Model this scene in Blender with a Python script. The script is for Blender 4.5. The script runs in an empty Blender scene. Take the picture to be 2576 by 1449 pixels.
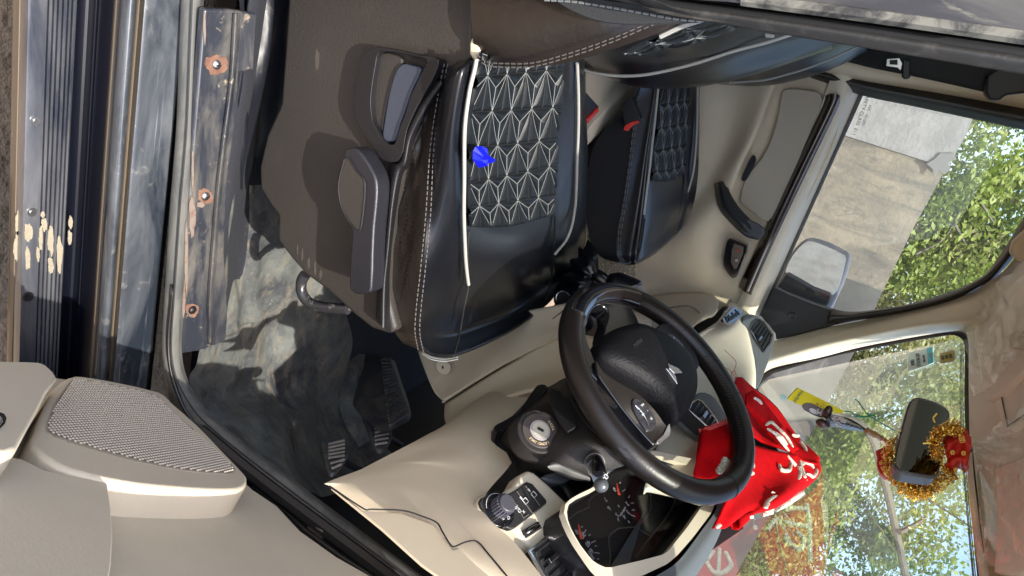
import bpy, bmesh, math, random
import numpy as np
from mathutils import Vector, Matrix
random.seed(7); RNG = np.random.default_rng(7)
SC = bpy.context.scene; COL = SC.collection

# ------------------------------------------------------------------ camera
F = 1780.0                                   # focal length in units of a 2576 px wide picture
def _basis(th=20.5):
    s = math.sin(math.radians(th)); x = np.array([4456, -1348, 1780.]); x /= np.linalg.norm(x)
    A, B, C = x[0], x[1], -x[2]*s
    a = 1+B*B/A/A; b = 2*B*C/A/A; c = C*C/A/A-(1-s*s)
    q = (-b+math.sqrt(b*b-4*a*c))/2/a; z = np.array([(-C-B*q)/A, q, -s]); y = np.cross(x, z)
    return np.array([x, y if y[2] > 0 else -y, z])
M = _basis(); EYE = np.array([0, 0, 1.27])
cam = bpy.data.objects.new('camera', bpy.data.cameras.new('camera')); COL.objects.link(cam)
r_, u_, d_ = M[:, 0], M[:, 1], M[:, 2]
cam.matrix_world = Matrix(((u_[0], -r_[0], -d_[0], EYE[0]), (u_[1], -r_[1], -d_[1], EYE[1]), (u_[2], -r_[2], -d_[2], EYE[2]), (0, 0, 0, 1)))
cam.data.sensor_width = 36; cam.data.lens = F/2576*36; cam.data.clip_start = .02; cam.data.clip_end = 500
SC.camera = cam
# ------------------------------------------------------------------ sky, sun, exposure
SUN = Vector((-0.11, -0.41, 0.90)).normalized()          # towards the sun
w = bpy.data.worlds.new("World"); SC.world = w; w.use_nodes = True
nt = w.node_tree; sky = nt.nodes.new('ShaderNodeTexSky'); sky.sky_type = 'NISHITA'; sky.sun_disc = False
sky.sun_elevation = math.asin(SUN.z); sky.sun_rotation = math.atan2(SUN.x, SUN.y); sky.dust_density = 3
nt.links.new(sky.outputs[0], nt.nodes['Background'].inputs[0]); nt.nodes['Background'].inputs[1].default_value = .15
sl = bpy.data.lights.new('sun', 'SUN'); sl.energy = 2.7; sl.angle = math.radians(.5); sl.color = (1, .95, .86)
so = bpy.data.objects.new('sun', sl); COL.objects.link(so); so.rotation_euler = SUN.to_track_quat('Z', 'Y').to_euler()
SC.view_settings.view_transform = 'Standard'; SC.view_settings.look = 'None'; SC.view_settings.gamma = 1
SC.view_settings.use_curve_mapping = False; SC.view_settings.exposure = 1.65
SC.cycles.max_bounces = 12; SC.cycles.diffuse_bounces = 6; SC.cycles.transparent_max_bounces = 16; SC.cycles.glossy_bounces = 6
SC.cycles.use_denoising = True

# ------------------------------------------------------------------ measuring helpers (world: x forward, y inward, z up)
def ray(X, Y): return M@np.array([(Y-724.5)/F, (X-1288)/F, 1.])
def ws_x(y, z): return .80-.85*(z-1.26)+.08*(1-((y-1.33)/.72)**2)
class Pl:
    def __init__(s, p, n): s.p = np.array(p, float); s.n = np.array(n, float)/np.linalg.norm(n)
    def at(s, X, Y, off=0):
        r = ray(X, Y); q = s.p+s.n*off
        return EYE+r*(np.dot(q-EYE, s.n)/np.dot(r, s.n))
def pt(X, Y, k, v=0):
    r = ray(X, Y)
    if isinstance(k, Pl): return k.at(X, Y, v)
    if k == 'w':
        t = 1.3
        for _ in range(30):
            q = EYE+t*r; e = q[0]-(ws_x(q[1], q[2])+v); q2 = EYE+(t+1e-3)*r; e2 = q2[0]-(ws_x(q2[1], q2[2])+v)
            t -= max(-.3, min(.3, e/((e2-e)/1e-3+1e-9)))
        return EYE+t*r
    if k == 'd': return EYE+v*r
    i = 'xyz'.index(k); return EYE+r*((v-EYE[i])/r[i])
def pts(L, k=None, v=0): return [pt(*q) if k is None else pt(q[0], q[1], k, v) for q in L]
def cr(P, n, closed=False):
    """Catmull-Rom through P, n steps a span"""
    P = np.array(P, float); m = len(P)
    if closed: Q = np.vstack([P[-1:], P, P[:2]]); spans = m
    else: Q = np.vstack([2*P[0]-P[1], P, 2*P[-1]-P[-2]]); spans = m-1
    out = []
    for i in range(spans):
        a, b, c, d = Q[i:i+4]
        for j in range(n):
            t = j/n; out.append(.5*((2*b)+(c-a)*t+(2*a-5*b+4*c-d)*t*t+(3*b-a-3*c+d)*t**3))
    if not closed: out.append(P[-1])
    return np.array(out)

# ------------------------------------------------------------------ materials
MATS = {}
def mat(name, col, rough=.5, metal=0, coat=0, bump=None, var=None, dust=None, spec=.5, sheen=0, trans=None, wave=None):
    m = bpy.data.materials.new(name); m.use_nodes = True; n = m.node_tree; L = n.links; b = n.nodes['Principled BSDF']
    b.inputs['Base Color'].default_value = (*col, 1); b.inputs['Roughness'].default_value = rough; b.inputs['Metallic'].default_value = metal
    b.inputs['Coat Weight'].default_value = coat; b.inputs['Coat Roughness'].default_value = .12 if rough < .4 else .24; b.inputs['Specular IOR Level'].default_value = spec
    b.inputs['Sheen Weight'].default_value = sheen
    tc = n.nodes.new('ShaderNodeTexCoord'); csock = None
    def noise(scale, det=4, ro=.6, vec=None, dist=0):
        t = n.nodes.new('ShaderNodeTexNoise'); t.inputs['Scale'].default_value = scale; t.inputs['Detail'].default_value = det
        t.inputs['Roughness'].default_value = ro; t.inputs['Distortion'].default_value = dist
        L.new(vec or tc.outputs['Object'], t.inputs['Vector']); return t.outputs['Fac']
    def mixc(f, a, c):
        x = n.nodes.new('ShaderNodeMix'); x.data_type = 'RGBA'
        L.new(f, x.inputs[0])
        for s, v in ((x.inputs[6], a), (x.inputs[7], c)):
            if isinstance(v, tuple): s.default_value = (*v, 1)
            else: L.new(v, s)
        return x.outputs[2]
    def ramp(f, a, c, lo=0., hi=1.):
        x = n.nodes.new('ShaderNodeMapRange'); L.new(f, x.inputs[0]); x.inputs[1].default_value = a; x.inputs[2].default_value = c
        x.inputs[3].default_value = lo; x.inputs[4].default_value = hi; return x.outputs[0]
    csock = tuple(col)
    if var:                                   # (scale, other colour, lo, hi)
        csock = mixc(ramp(noise(var[0], 5), var[2], var[3]), csock, var[1])
    if dust:                                  # list of (scale vec or number, colour, lo, hi, roughness)
        rs = None
        for sc, c, lo, hi, dr in (dust if isinstance(dust, list) else [dust]):
            if isinstance(sc, tuple):
                mp = n.nodes.new('ShaderNodeMapping'); mp.inputs['Scale'].default_value = sc; L.new(tc.outputs['Object'], mp.inputs[0])
                f = ramp(noise(1, 6, .7, mp.outputs[0], .6), lo, hi)
            else: f = ramp(noise(sc, 6, .7, None, .5), lo, hi)
            csock = mixc(f, csock, c)
            x = n.nodes.new('ShaderNodeMix'); L.new(f, x.inputs[0]); x.inputs[3].default_value = dr
            if rs is None: x.inputs[2].default_value = rough
            else: L.new(rs, x.inputs[2])
            rs = x.outputs[0]
        L.new(rs, b.inputs['Roughness'])
    if not isinstance(csock, tuple): L.new(csock, b.inputs['Base Color'])
    if bump:                                  # (scale, strength, distance, type)
        bn = n.nodes.new('ShaderNodeBump'); bn.inputs['Strength'].default_value = bump[1]; bn.inputs['Distance'].default_value = bump[2]
        if len(bump) > 3 and bump[3] == 'vor':
            v = n.nodes.new('ShaderNodeTexVoronoi'); v.inputs['Scale'].default_value = bump[0]; L.new(tc.outputs['Object'], v.inputs['Vector'])
            L.new(v.outputs['Distance'], bn.inputs['Height'])
        else: L.new(noise(bump[0], 3), bn.inputs['Height'])
        L.new(bn.outputs[0], b.inputs['Normal'])
    m['n'] = 1; MATS[name] = m; return m
BEIGE = mat('beige_plastic', (.64, .54, .39), .62, bump=(700, .35, .0008), var=(5, (.57, .475, .34), .4, .75), spec=.35)
BEIGE2 = mat('light_beige_plastic', (.68, .61, .48), .5, bump=(900, .2, .0005), var=(5, (.56, .49, .37), .45, .8), spec=.35)
CREAM = mat('cream_plastic', (.50, .445, .34), .45, bump=(900, .2, .0005), spec=.35)
DOORB = mat('door_beige', (.64, .56, .43), .6, bump=(380, .5, .0010), var=(5, (.57, .495, .375), .4, .75), spec=.3)
HEADL = mat('headliner_cloth', (.88, .81, .71), .9, bump=(1500, .3, .001), var=(9, (.80, .73, .62), .4, .7))
INSET = mat('grey_beige_cloth', (.42, .36, .28), .8, bump=(900, .5, .001))
LEATH = mat('black_leather', (.0035, .004, .006), .45, bump=(90, .18, .0012), spec=.2, coat=.8)
LEATHD = mat('soft_black_leather', (.004, .0055, .007), .45, bump=(500, .3, .0006), spec=.3, coat=.15)
LEATHB = mat('brown_black_leather', (.015, .0105, .0075), .38, bump=(60, .25, .004), spec=.6)
TRIMP = mat('charcoal_plastic', (.029, .0245, .021), .5, bump=(420, .6, .0012), var=(9, (.040, .033, .027), .55, .8), spec=.5,
            dust=(14, (.16, .13, .10), .66, .9, .8))
DARKP = mat('dark_plastic', (.008, .0075, .009), .45, bump=(700, .4, .0006), spec=.42)
SHROUD = mat('shroud_plastic', (.022, .019, .018), .55, bump=(500, .6, .0010), spec=.32, dust=(900, (.2, .18, .16), .72, .8, .8))
GREYP = mat('grey_dash_plastic', (.085, .093, .10), .6, bump=(900, .5, .0008), spec=.4)
PIANO = mat('piano_black', (.006, .006, .008), .06, coat=1, spec=.6)
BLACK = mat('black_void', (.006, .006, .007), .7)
RUBBER = mat('rubber', (.035, .034, .033), .5, bump=(80, .2, .002), dust=((6, 30, 40), (.14, .125, .105), .5, .85, .8))
RUBBERK = mat('black_rubber', (.012, .011, .011), .42, spec=.6)
GREYRUB = mat('grey_rubber', (.055, .057, .056), .6, dust=((9, 50, 30), (.13, .125, .11), .42, .75, .85))
PAINT = mat('black_paint', (.006, .007, .014), .22, coat=.5, spec=.6,
            dust=[((3, 18, 18), (.10, .095, .09), .50, .95, .5), (160, (.5, .45, .36), .74, .78, .8)])
STEPP = mat('dusty_black_paint', (.014, .018, .026), .28, coat=.6, spec=.5, bump=(120, .15, .0008),
            dust=[((4, 12, 12), (.13, .14, .15), .40, .85, .5), (26, (.22, .21, .19), .60, .8, .7), ((3, 160, 160), (.20, .22, .24), .62, .70, .5), (170, (.5, .45, .36), .72, .78, .8)])
KICKP = mat('scuffed_black_paint', (.024, .027, .036), .28, coat=.7, spec=.6,
            dust=[((6, 20, 20), (.17, .155, .13), .45, .85, .6), (60, (.42, .34, .22), .62, .74, .8), (10, (.25, .10, .045), .74, .78, .9)])
RUST = mat('rust', (.12, .055, .035), .9, var=(60, (.19, .11, .075), .4, .7), bump=(150, .6, .002))
MUD = mat('dried_mud', (.26, .225, .165), .9, bump=(120, .6, .003))
TAN = mat('tan_edge_paint', (.13, .10, .068), .6)
STEEL = mat('steel', (.6, .6, .6), .3, metal=1)
CHROME = mat('chrome', (.80, .81, .83), .2, metal=1)
DCHROME = mat('dark_chrome', (.22, .21, .21), .16, metal=1)
WOODT = mat('dark_gloss_trim', (.018, .010, .009), .15, coat=1, var=(4, (.06, .04, .02), .5, .8))
FLOORM = mat('dusty_floor_vinyl', (.035, .037, .042), .6, bump=(30, .5, .008), spec=.35,
             dust=[(9, (.13, .14, .13), .36, .66, .85), ((16, 30, 20), (.17, .15, .115), .48, .72, .9), ((60, 80, 60), (.24, .20, .15), .60, .75, .9)])
CARPET = mat('black_carpet', (.016, .018, .026), .9, bump=(700, .8, .002), dust=(40, (.12, .10, .08), .62, .85, .95))
PEDAL = mat('pedal_rubber', (.05, .05, .055), .5, dust=(60, (.18, .15, .12), .45, .75, .8))
WHITE = mat('white_piping', (.30, .295, .265), .5)
THREAD = mat('white_thread', (.19, .20, .198), .8)
THREADG = mat('grey_thread', (.085, .075, .068), .8)
REDP = mat('red_plastic', (.55, .03, .02), .4)
BELT = mat('belt_webbing', (.008, .008, .009), .8, bump=(900, .5, .001))
MATW = mat('white_print', (.48, .48, .47), .6)
MATR = mat('red_needle', (.75, .06, .03), .5)
GOLDT = mat('gold_print', (.55, .42, .26), .6)
BLUEF = mat('blue_foil', (.004, .008, .62), .25, spec=.6)
YELL = mat('yellow_sachet', (.80, .68, .02), .4)
SILVEM = mat('silver_thread', (.78, .76, .66), .38, metal=.35, bump=(900, .8, .002), var=(250, (.45, .42, .30), .5, .6))
GOLDM = mat('gold_tinsel', (.85, .60, .14), .28, metal=.85)
REDV = mat('red_velvet', (.44, .0012, .004), .9, spec=.1, bump=(45, .5, .004), var=(60, (.36, .001, .003), .4, .7))
REDS = mat('red_scarf', (.52, .02, .012), .5, bump=(300, .3, .001))
GREENS = mat('green_foil', (.01, .22, .13), .35)
BONE = mat('brown_bead', (.30, .17, .07), .35)
DBROWN = mat('dark_carved', (.055, .03, .028), .25, coat=.4)
BARK = mat('bark', (.22, .18, .13), .9, bump=(20, .7, .02), var=(6, (.12, .09, .06), .4, .7))
PBARK = mat('pale_bark', (.11, .10, .075), .9, bump=(20, .7, .02))
def leafmat(name, a, b):
    m = mat(name, a, .5, var=(1.2, b, .35, .65), spec=.4); n = m.node_tree; bs = n.nodes['Principled BSDF']
    tr = n.nodes.new('ShaderNodeBsdfTranslucent'); tr.inputs[0].default_value = (a[0]*1.4+.02, a[1]*1.4+.03, a[2], 1)
    mx = n.nodes.new('ShaderNodeMixShader'); mx.inputs[0].default_value = .35
    o = n.nodes['Material Output']; n.links.new(bs.outputs[0], mx.inputs[1]); n.links.new(tr.outputs[0], mx.inputs[2]); n.links.new(mx.outputs[0], o.inputs[0]); return m
LEAF1 = leafmat('leaf_bright', (.17, .24, .05), (.30, .33, .09)); LEAF2 = leafmat('leaf_mid', (.085, .15, .04), (.17, .23, .06)); LEAF3 = leafmat('leaf_dry', (.30, .28, .15), (.19, .23, .08))
def glassmat(name, tint, mult, rough=0, haze=0):
    m = bpy.data.materials.new(name); m.use_nodes = True; n = m.node_tree; n.nodes.remove(n.nodes['Principled BSDF'])
    t = n.nodes.new('ShaderNodeBsdfTransparent'); t.inputs[0].default_value = (*tint, 1)
    g = n.nodes.new('ShaderNodeBsdfGlossy'); g.inputs['Roughness'].default_value = rough
    f = n.nodes.new('ShaderNodeLayerWeight'); f.inputs[0].default_value = .5
    pw = n.nodes.new('ShaderNodeMath'); pw.operation = 'POWER'; n.links.new(f.outputs['Facing'], pw.inputs[0]); pw.inputs[1].default_value = 4.2
    ad = n.nodes.new('ShaderNodeMath'); ad.operation = 'ADD'; n.links.new(pw.outputs[0], ad.inputs[0]); ad.inputs[1].default_value = .04
    mu = n.nodes.new('ShaderNodeMath'); mu.operation = 'MULTIPLY'; mu.use_clamp = True; n.links.new(ad.outputs[0], mu.inputs[0]); mu.inputs[1].default_value = mult
    mx = n.nodes.new('ShaderNodeMixShader'); n.links.new(mu.outputs[0], mx.inputs[0]); n.links.new(t.outputs[0], mx.inputs[1]); n.links.new(g.outputs[0], mx.inputs[2])
    last = mx
    if haze:
        df = n.nodes.new('ShaderNodeBsdfTranslucent'); df.inputs[0].default_value = (.8, .8, .75, 1)
        m2 = n.nodes.new('ShaderNodeMixShader'); m2.inputs[0].default_value = haze; n.links.new(mx.outputs[0], m2.inputs[1]); n.links.new(df.outputs[0], m2.inputs[2]); last = m2
    n.links.new(last.outputs[0], n.nodes['Material Output'].inputs[0]); return m
WGLASS = glassmat('windscreen_glass', (.88, .94, .88), 2.1, haze=.03)
SGLASS = glassmat('side_glass', (.95, .97, .95), .6, haze=.02)
CLEARP = glassmat('clear_lens', (.95, .95, .95), .45)
def filmmat():
    m = bpy.data.materials.new('plastic_film'); m.use_nodes = True; n = m.node_tree; n.nodes.remove(n.nodes['Principled BSDF']); L = n.links
    tc = n.nodes.new('ShaderNodeTexCoord'); no = n.nodes.new('ShaderNodeTexNoise'); no.inputs['Scale'].default_value = 9; no.inputs['Detail'].default_value = 6; no.inputs['Distortion'].default_value = 1.2
    L.new(tc.outputs['Object'], no.inputs['Vector']); bp = n.nodes.new('ShaderNodeBump'); bp.inputs['Strength'].default_value = 1; bp.inputs['Distance'].default_value = .008; L.new(no.outputs[0], bp.inputs['Height'])
    t = n.nodes.new('ShaderNodeBsdfTransparent'); g = n.nodes.new('ShaderNodeBsdfGlossy'); g.inputs['Roughness'].default_value = .12; L.new(bp.outputs[0], g.inputs['Normal'])
    d = n.nodes.new('ShaderNodeBsdfDiffuse'); d.inputs[0].default_value = (.90, .84, .76, 1); L.new(bp.outputs[0], d.inputs['Normal'])
    a = n.nodes.new('ShaderNodeMixShader'); a.inputs[0].default_value = .5; L.new(d.outputs[0], a.inputs[1]); L.new(g.outputs[0], a.inputs[2])
    b = n.nodes.new('ShaderNodeMixShader'); b.inputs[0].default_value = .27; L.new(t.outputs[0], b.inputs[1]); L.new(a.outputs[0], b.inputs[2])
    L.new(b.outputs[0], n.nodes['Material Output'].inputs[0]); return m
FILM = filmmat()
def mirrormat():
    return mat('mirror_glass', (.82, .84, .84), .01, metal=1)
MIRROR = mirrormat()
DMIRROR = mat('cabin_dark_mirror', (.10, .105, .10), .03, metal=1)  # darkness of the reflected cabin put into the mirror's own colour

# ------------------------------------------------------------------ object helpers
def empty(name, loc=(0, 0, 0), parent=None, **kw):
    o = bpy.data.objects.new(name, None); COL.objects.link(o); o.location = loc; o.empty_display_size = .05
    if parent: o.parent = parent
    for k, v in kw.items(): o[k] = v
    return o
def link(name, me, m, parent=None, smooth=True, **kw):
    o = bpy.data.objects.new(name, me); COL.objects.link(o)
    if m: me.materials.append(m)
    if smooth:
        for p in me.polygons: p.use_smooth = True
    if parent:
        o.parent = parent
        pl = parent.location.copy(); q = parent.parent
        while q: pl += q.location; q = q.parent
        o.location = -pl
    for k, v in kw.items(): o[k] = v
    return o
def mesh(V, Fc, name='m'):
    me = bpy.data.meshes.new(name); me.from_pydata([tuple(map(float, v)) for v in V], [], Fc); me.update(); return me
class MB:
    def __init__(s): s.V = []; s.F = []
    def add(s, V, Fc):
        k = len(s.V); s.V += [tuple(map(float, v)) for v in V]; s.F += [tuple(i+k for i in f) for f in Fc]; return s
    def tube(s, P, r, n=8, flat=1.0, up=None, cap=True):
        P = np.array(P, float); m = len(P); r = np.ones(m)*r if np.isscalar(r) else np.array(r)
        T = np.gradient(P, axis=0); T /= np.linalg.norm(T, axis=1)[:, None]+1e-12
        a = np.array(up if up is not None else ([0, 0, 1] if abs(T[0][2]) < .9 else [1, 0, 0]), float); V = []
        for i in range(m):
            if up is not None: a = np.array(up, float)
            a = a-np.dot(a, T[i])*T[i]; a /= np.linalg.norm(a)+1e-12; b = np.cross(T[i], a)
            for j in range(n):
                t = 2*math.pi*j/n; V.append(P[i]+r[i]*(math.cos(t)*a*flat+math.sin(t)*b))
        Fc = [(i*n+j, i*n+(j+1) % n, (i+1)*n+(j+1) % n, (i+1)*n+j) for i in range(m-1) for j in range(n)]
        if cap: Fc += [tuple(range(n))[::-1], tuple((m-1)*n+j for j in range(n))]
        return s.add(V, Fc)
    def box(s, c, ax, h):
        c = np.array(c, float); ax = [np.array(a, float) for a in ax]
        V = [c+ax[0]*h[0]*i+ax[1]*h[1]*j+ax[2]*h[2]*k for i in (-1, 1) for j in (-1, 1) for k in (-1, 1)]
        return s.add(V, [(0, 1, 3, 2), (4, 6, 7, 5), (0, 4, 5, 1), (2, 3, 7, 6), (0, 2, 6, 4), (1, 5, 7, 3)])
    def disc(s, c, n, r, h, seg=28, r2=None):
        """cylinder from c along n by h"""
        c = np.array(c, float); n = np.array(n, float)/np.linalg.norm(n); a = np.cross(n, [.3, .5, .81]); a /= np.linalg.norm(a); b = np.cross(n, a)
        r2 = r if r2 is None else r2; V = []
        for q, rr in ((0, r), (h, r2)):
            for j in range(seg): t = 2*math.pi*j/seg; V.append(c+n*q+rr*(math.cos(t)*a+math.sin(t)*b))
        Fc = [(j, (j+1) % seg, seg+(j+1) % seg, seg+j) for j in range(seg)]+[tuple(range(seg))[::-1], tuple(range(seg, 2*seg))]
        return s.add(V, Fc)
    def ball(s, c, r, ax=None, n=12):
        c = np.array(c, float); ax = ax or np.eye(3); r = np.ones(3)*r; V = []; Fc = []
        for i in range(n+1):
            p = math.pi*i/n
            for j in range(2*n):
                t = math.pi*j/n; v = (math.sin(p)*math.cos(t), math.sin(p)*math.sin(t), math.cos(p))
                V.append(c+sum(np.array(ax[k])*r[k]*v[k] for k in range(3)))
        for i in range(n):
            for j in range(2*n): Fc.append((i*2*n+j, i*2*n+(j+1) % (2*n), (i+1)*2*n+(j+1) % (2*n), (i+1)*2*n+j))
        return s.add(V, Fc)
    def obj(s, name, m, parent=None, smooth=True, bevel=0, **kw):
        me = mesh(s.V, s.F, name)
        bm = bmesh.new(); bm.from_mesh(me); bmesh.ops.recalc_face_normals(bm, faces=bm.faces); bm.to_mesh(me); bm.free()
        o = link(name, me, m, parent, smooth and not bevel, **kw)
        if bevel: bev(o, bevel)
        elif smooth: me.set_sharp_from_angle(angle=math.radians(40))
        return o
def bev(o, wd, seg=3):
    b = o.modifiers.new('b', 'BEVEL'); b.width = wd; b.segments = seg; b.limit_method = 'ANGLE'; b.angle_limit = math.radians(35); b.harden_normals = True
    for p in o.data.polygons: p.use_smooth = True
def plate(name, L, k, v, th, m, parent=None, bevel=.002, smooth=0, hole=None, raw=False, seg=3, **kw):
    """outline L (picture points) laid on a plane, made th thick away from the camera"""
    P = L if raw else [pt(a, b, k, v) for a, b in L]
    P = np.array(P, float)
    if smooth: P = cr(P, smooth, True)
    c = P.mean(0); n = np.zeros(3)
    for i in range(len(P)): n += np.cross(P[i]-c, P[(i+1) % len(P)]-c)
    n /= np.linalg.norm(n)
    if np.dot(n, c-EYE) < 0: n = -n
    bm = bmesh.new()
    def ring(Q): return [bm.verts.new(q) for q in Q]
    N = len(P)
    if hole is None:
        a = ring(P); b = ring(P+n*th); bm.faces.new(a); bm.faces.new(b[::-1])
        for i in range(N): bm.faces.new((a[i], a[(i+1) % N], b[(i+1) % N], b[i]))
    else:
        H = np.array(hole if raw else [pt(a_, b_, k, v) for a_, b_ in hole], float)
        if smooth: H = cr(H, smooth, True)
        # resample both rings by angle-free matching: same count
        def res(Q, cnt):
            Q2 = np.vstack([Q, Q[:1]]); s_ = np.r_[0, np.cumsum(np.linalg.norm(np.diff(Q2, axis=0), axis=1))]
            t = np.linspace(0, s_[-1], cnt, endpoint=False); return np.stack([np.interp(t, s_, Q2[:, i]) for i in range(3)], 1)
        cnt = 72; A_ = res(P, cnt); B_ = res(H, cnt)
        best = min(range(cnt), key=lambda s: np.linalg.norm(A_-np.roll(B_, s, axis=0)))
        bR = np.roll(B_, best, axis=0); Br = B_[::-1]; b2 = min(range(cnt), key=lambda s: np.linalg.norm(A_-np.roll(Br, s, axis=0)))
        if np.linalg.norm(A_-np.roll(Br, b2, axis=0)) < np.linalg.norm(A_-bR): bR = np.roll(Br, b2, axis=0)
        a, b, c1, d1 = ring(A_), ring(A_+n*th), ring(bR), ring(bR+n*th)
        for i in range(cnt):
            j = (i+1) % cnt
            bm.faces.new((a[i], a[j], c1[j], c1[i])); bm.faces.new((b[j], b[i], d1[i], d1[j])); bm.faces.new((a[j], a[i], b[i], b[j])); bm.faces.new((c1[i], c1[j], d1[j], d1[i]))
    bmesh.ops.recalc_face_normals(bm, faces=bm.faces)
    me = bpy.data.meshes.new(name); bm.to_mesh(me); bm.free()
    o = link(name, me, m, parent, False, **kw)
    if bevel: bev(o, bevel, seg)
    return o
def grid2(G, nu, nv):
    """G rows x cols x 3 -> smooth dense grid"""
    G = np.array(G, float); A = np.array([cr(G[i], nu) for i in range(len(G))]); B = np.array([cr(A[:, j], nv) for j in range(A.shape[1])])
    return B.transpose(1, 0, 2)
def gridmesh(D):
    a, b = D.shape[:2]
    return mesh(D.reshape(-1, 3), [(i*b+j, i*b+j+1, (i+1)*b+j+1, (i+1)*b+j) for i in range(a-1) for j in range(b-1)])
def loft(name, G, m, parent=None, nu=6, nv=6, th=0, disp=None, **kw):
    D = grid2(G, nu, nv)
    if disp is not None: D = disp(D)
    me = gridmesh(D); o = link(name, me, m, parent, True, **kw)
    # face the camera
    p = me.polygons[len(me.polygons)//2]
    if np.dot(np.array(p.normal), EYE-np.array(p.center)) < 0: me.flip_normals()
    if th: s = o.modifiers.new('s', 'SOLIDIFY'); s.thickness = th; s.offset = -1
    return o
def normals(D):
    du = np.gradient(D, axis=1); dv = np.gradient(D, axis=0); n = np.cross(du, dv); n /= np.linalg.norm(n, axis=2)[..., None]+1e-12
    s = np.sign((n*(EYE-D)).sum(2))
    return n*(1 if s.mean() > 0 else -1)
def tubeobj(name, L, r, m, parent=None, n=8, step=5, k=None, v=0, closed=False, raw=False, **kw):
    P = L if raw else pts(L, k, v); P = cr(P, step, closed)
    if closed: P = np.vstack([P, P[:1]])
    if not np.isscalar(r): r = np.interp(np.linspace(0, 1, len(P)), np.linspace(0, 1, len(r)), r)
    return MB().tube(P, r, n).obj(name, m, parent, **kw)
def stitches(name, P, r, m, parent, dash=.006, gap=.003, off=0.0):
    P = np.array(P); s = np.r_[0, np.cumsum(np.linalg.norm(np.diff(P, axis=0), axis=1))]; mb = MB(); t = 0
    while t < s[-1]-dash:
        q = [np.array([np.interp(x, s, P[:, i]) for i in range(3)]) for x in (t, t+dash)]
        mb.tube(q, r, 4); t += dash+gap
    return mb.obj(name, m, parent)
def text(name, body, at, right, up, size, m, parent=None, ext=.0004, shear=0):
    cu = bpy.data.curves.new(name, 'FONT'); cu.body = body; cu.size = size; cu.extrude = ext; cu.align_x = 'CENTER'; cu.align_y = 'CENTER'; cu.shear = shear
    right = Vector(right).normalized(); up = Vector(up); up = (up-up.dot(right)*right).normalized(); nn = right.cross(up)
    tmp = bpy.data.objects.new('tmp', cu); COL.objects.link(tmp); dg = bpy.context.evaluated_depsgraph_get()
    me = bpy.data.meshes.new_from_object(tmp.evaluated_get(dg)); bpy.data.objects.remove(tmp)
    R = Matrix((right, up, nn)).transposed().to_4x4(); R.translation = Vector(at); me.transform(R); me.materials.clear()
    return link(name, me, m, parent, False)

# ================================================================== THE SETTING
def sheet(name, x0, x1, y0, y1, z, m, n=60, amp=0):
    xs = np.linspace(x0, x1, n); ys = np.linspace(y0, y1, n); G = np.array([[(x, y, z) for x in xs] for y in ys]); G[..., 2] += RNG.normal(size=G.shape[:2])*amp
    return link(name, gridmesh(G), m, None, kind='structure')
DIRT = mat('dry_earth', (.21, .155, .105), .95, bump=(30, .8, .02), var=(3, (.13, .10, .075), .4, .7), dust=(55, (.30, .24, .17), .62, .75, .95))
sheet('ground', -70, 90, -60, 100, 0, DIRT)
# compound wall on the far side
WALLM = mat('weathered_plaster', (.23, .20, .155), .9, bump=(30, .5, .01), var=(4, (.16, .145, .12), .40, .62), dust=[((9, 1, 1.6), (.11, .105, .095), .50, .70, .9), ((14, 4, 5), (.12, .115, .105), .52, .70, .9), (5, (.34, .30, .24), .60, .75, .9)])
WALLW = mat('whitewashed_plaster', (.25, .25, .25), .9, bump=(30, .5, .01), var=(5, (.18, .18, .178), .4, .7), dust=[((1, 1, 4), (.20, .20, .20), .55, .8, .9)])
WALLD = mat('dark_weathered_plaster', (.14, .138, .13), .9, bump=(12, .4, .01), var=(1.6, (.07, .07, .068), .35, .62), dust=[((.8, 1, 3.5), (.22, .21, .18), .55, .75, .9)])
YW = 6.0
def wallbox(name, x0, x1, y0, y1, z1, m, parent=None, **kw):
    mb = MB(); nx = max(2, int((x1-x0)/.25)); top = [(x, z1+RNG.normal()*.012) for x in np.linspace(x0, x1, nx)]
    for (xa, za), (xb, zb) in zip(top[:-1], top[1:]):
        mb.add([(xa, y0, 0), (xb, y0, 0), (xb, y1, 0), (xa, y1, 0), (xa, y0, za), (xb, y0, zb), (xb, y1, zb), (xa, y1, za)], [(0, 1, 5, 4), (3, 7, 6, 2), (4, 5, 6, 7)])
    mb.add([(x0, y0, 0), (x0, y1, 0), (x0, y1, top[0][1]), (x0, y0, top[0][1]), (x1, y0, 0), (x1, y1, 0), (x1, y1, top[-1][1]), (x1, y0, top[-1][1])], [(0, 1, 2, 3), (4, 7, 6, 5)])
    return mb.obj(name, m, parent, False, **kw)
wl = empty('compound_wall', (0, YW, 0), label='weathered plaster compound wall beyond the passenger window', category='wall')
xj = pt(2250, 380, 'y', YW)[0]; xk = pt(2180, 560, 'y', YW)[0]+.45
wallbox('whitewashed_section', -9, xj, YW-.03, YW+.2, 1.80, WALLW, wl)
wallbox('stained_section', xj+.002, xk, YW, YW+.2, 1.79, WALLM, wl)
wallbox('dark_section', xk+.002, 16, YW+.01, YW+.21, 1.80, WALLD, wl)
# building far behind the car (seen only in the door mirror)
b_ = empty('outbuilding', (-9, 2, 0), label='low grey outbuilding behind the car, seen small in the outside mirror', category='building')
MB().box((-9, 5.0, 1.1), np.eye(3), (1.5, .8, 1.1)).obj('wall', WALLD, b_, False)
MB().box((-9, 4.9, 2.26), np.eye(3), (1.8, 1.0, .05)).obj('roof', WALLW, b_, False)

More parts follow.
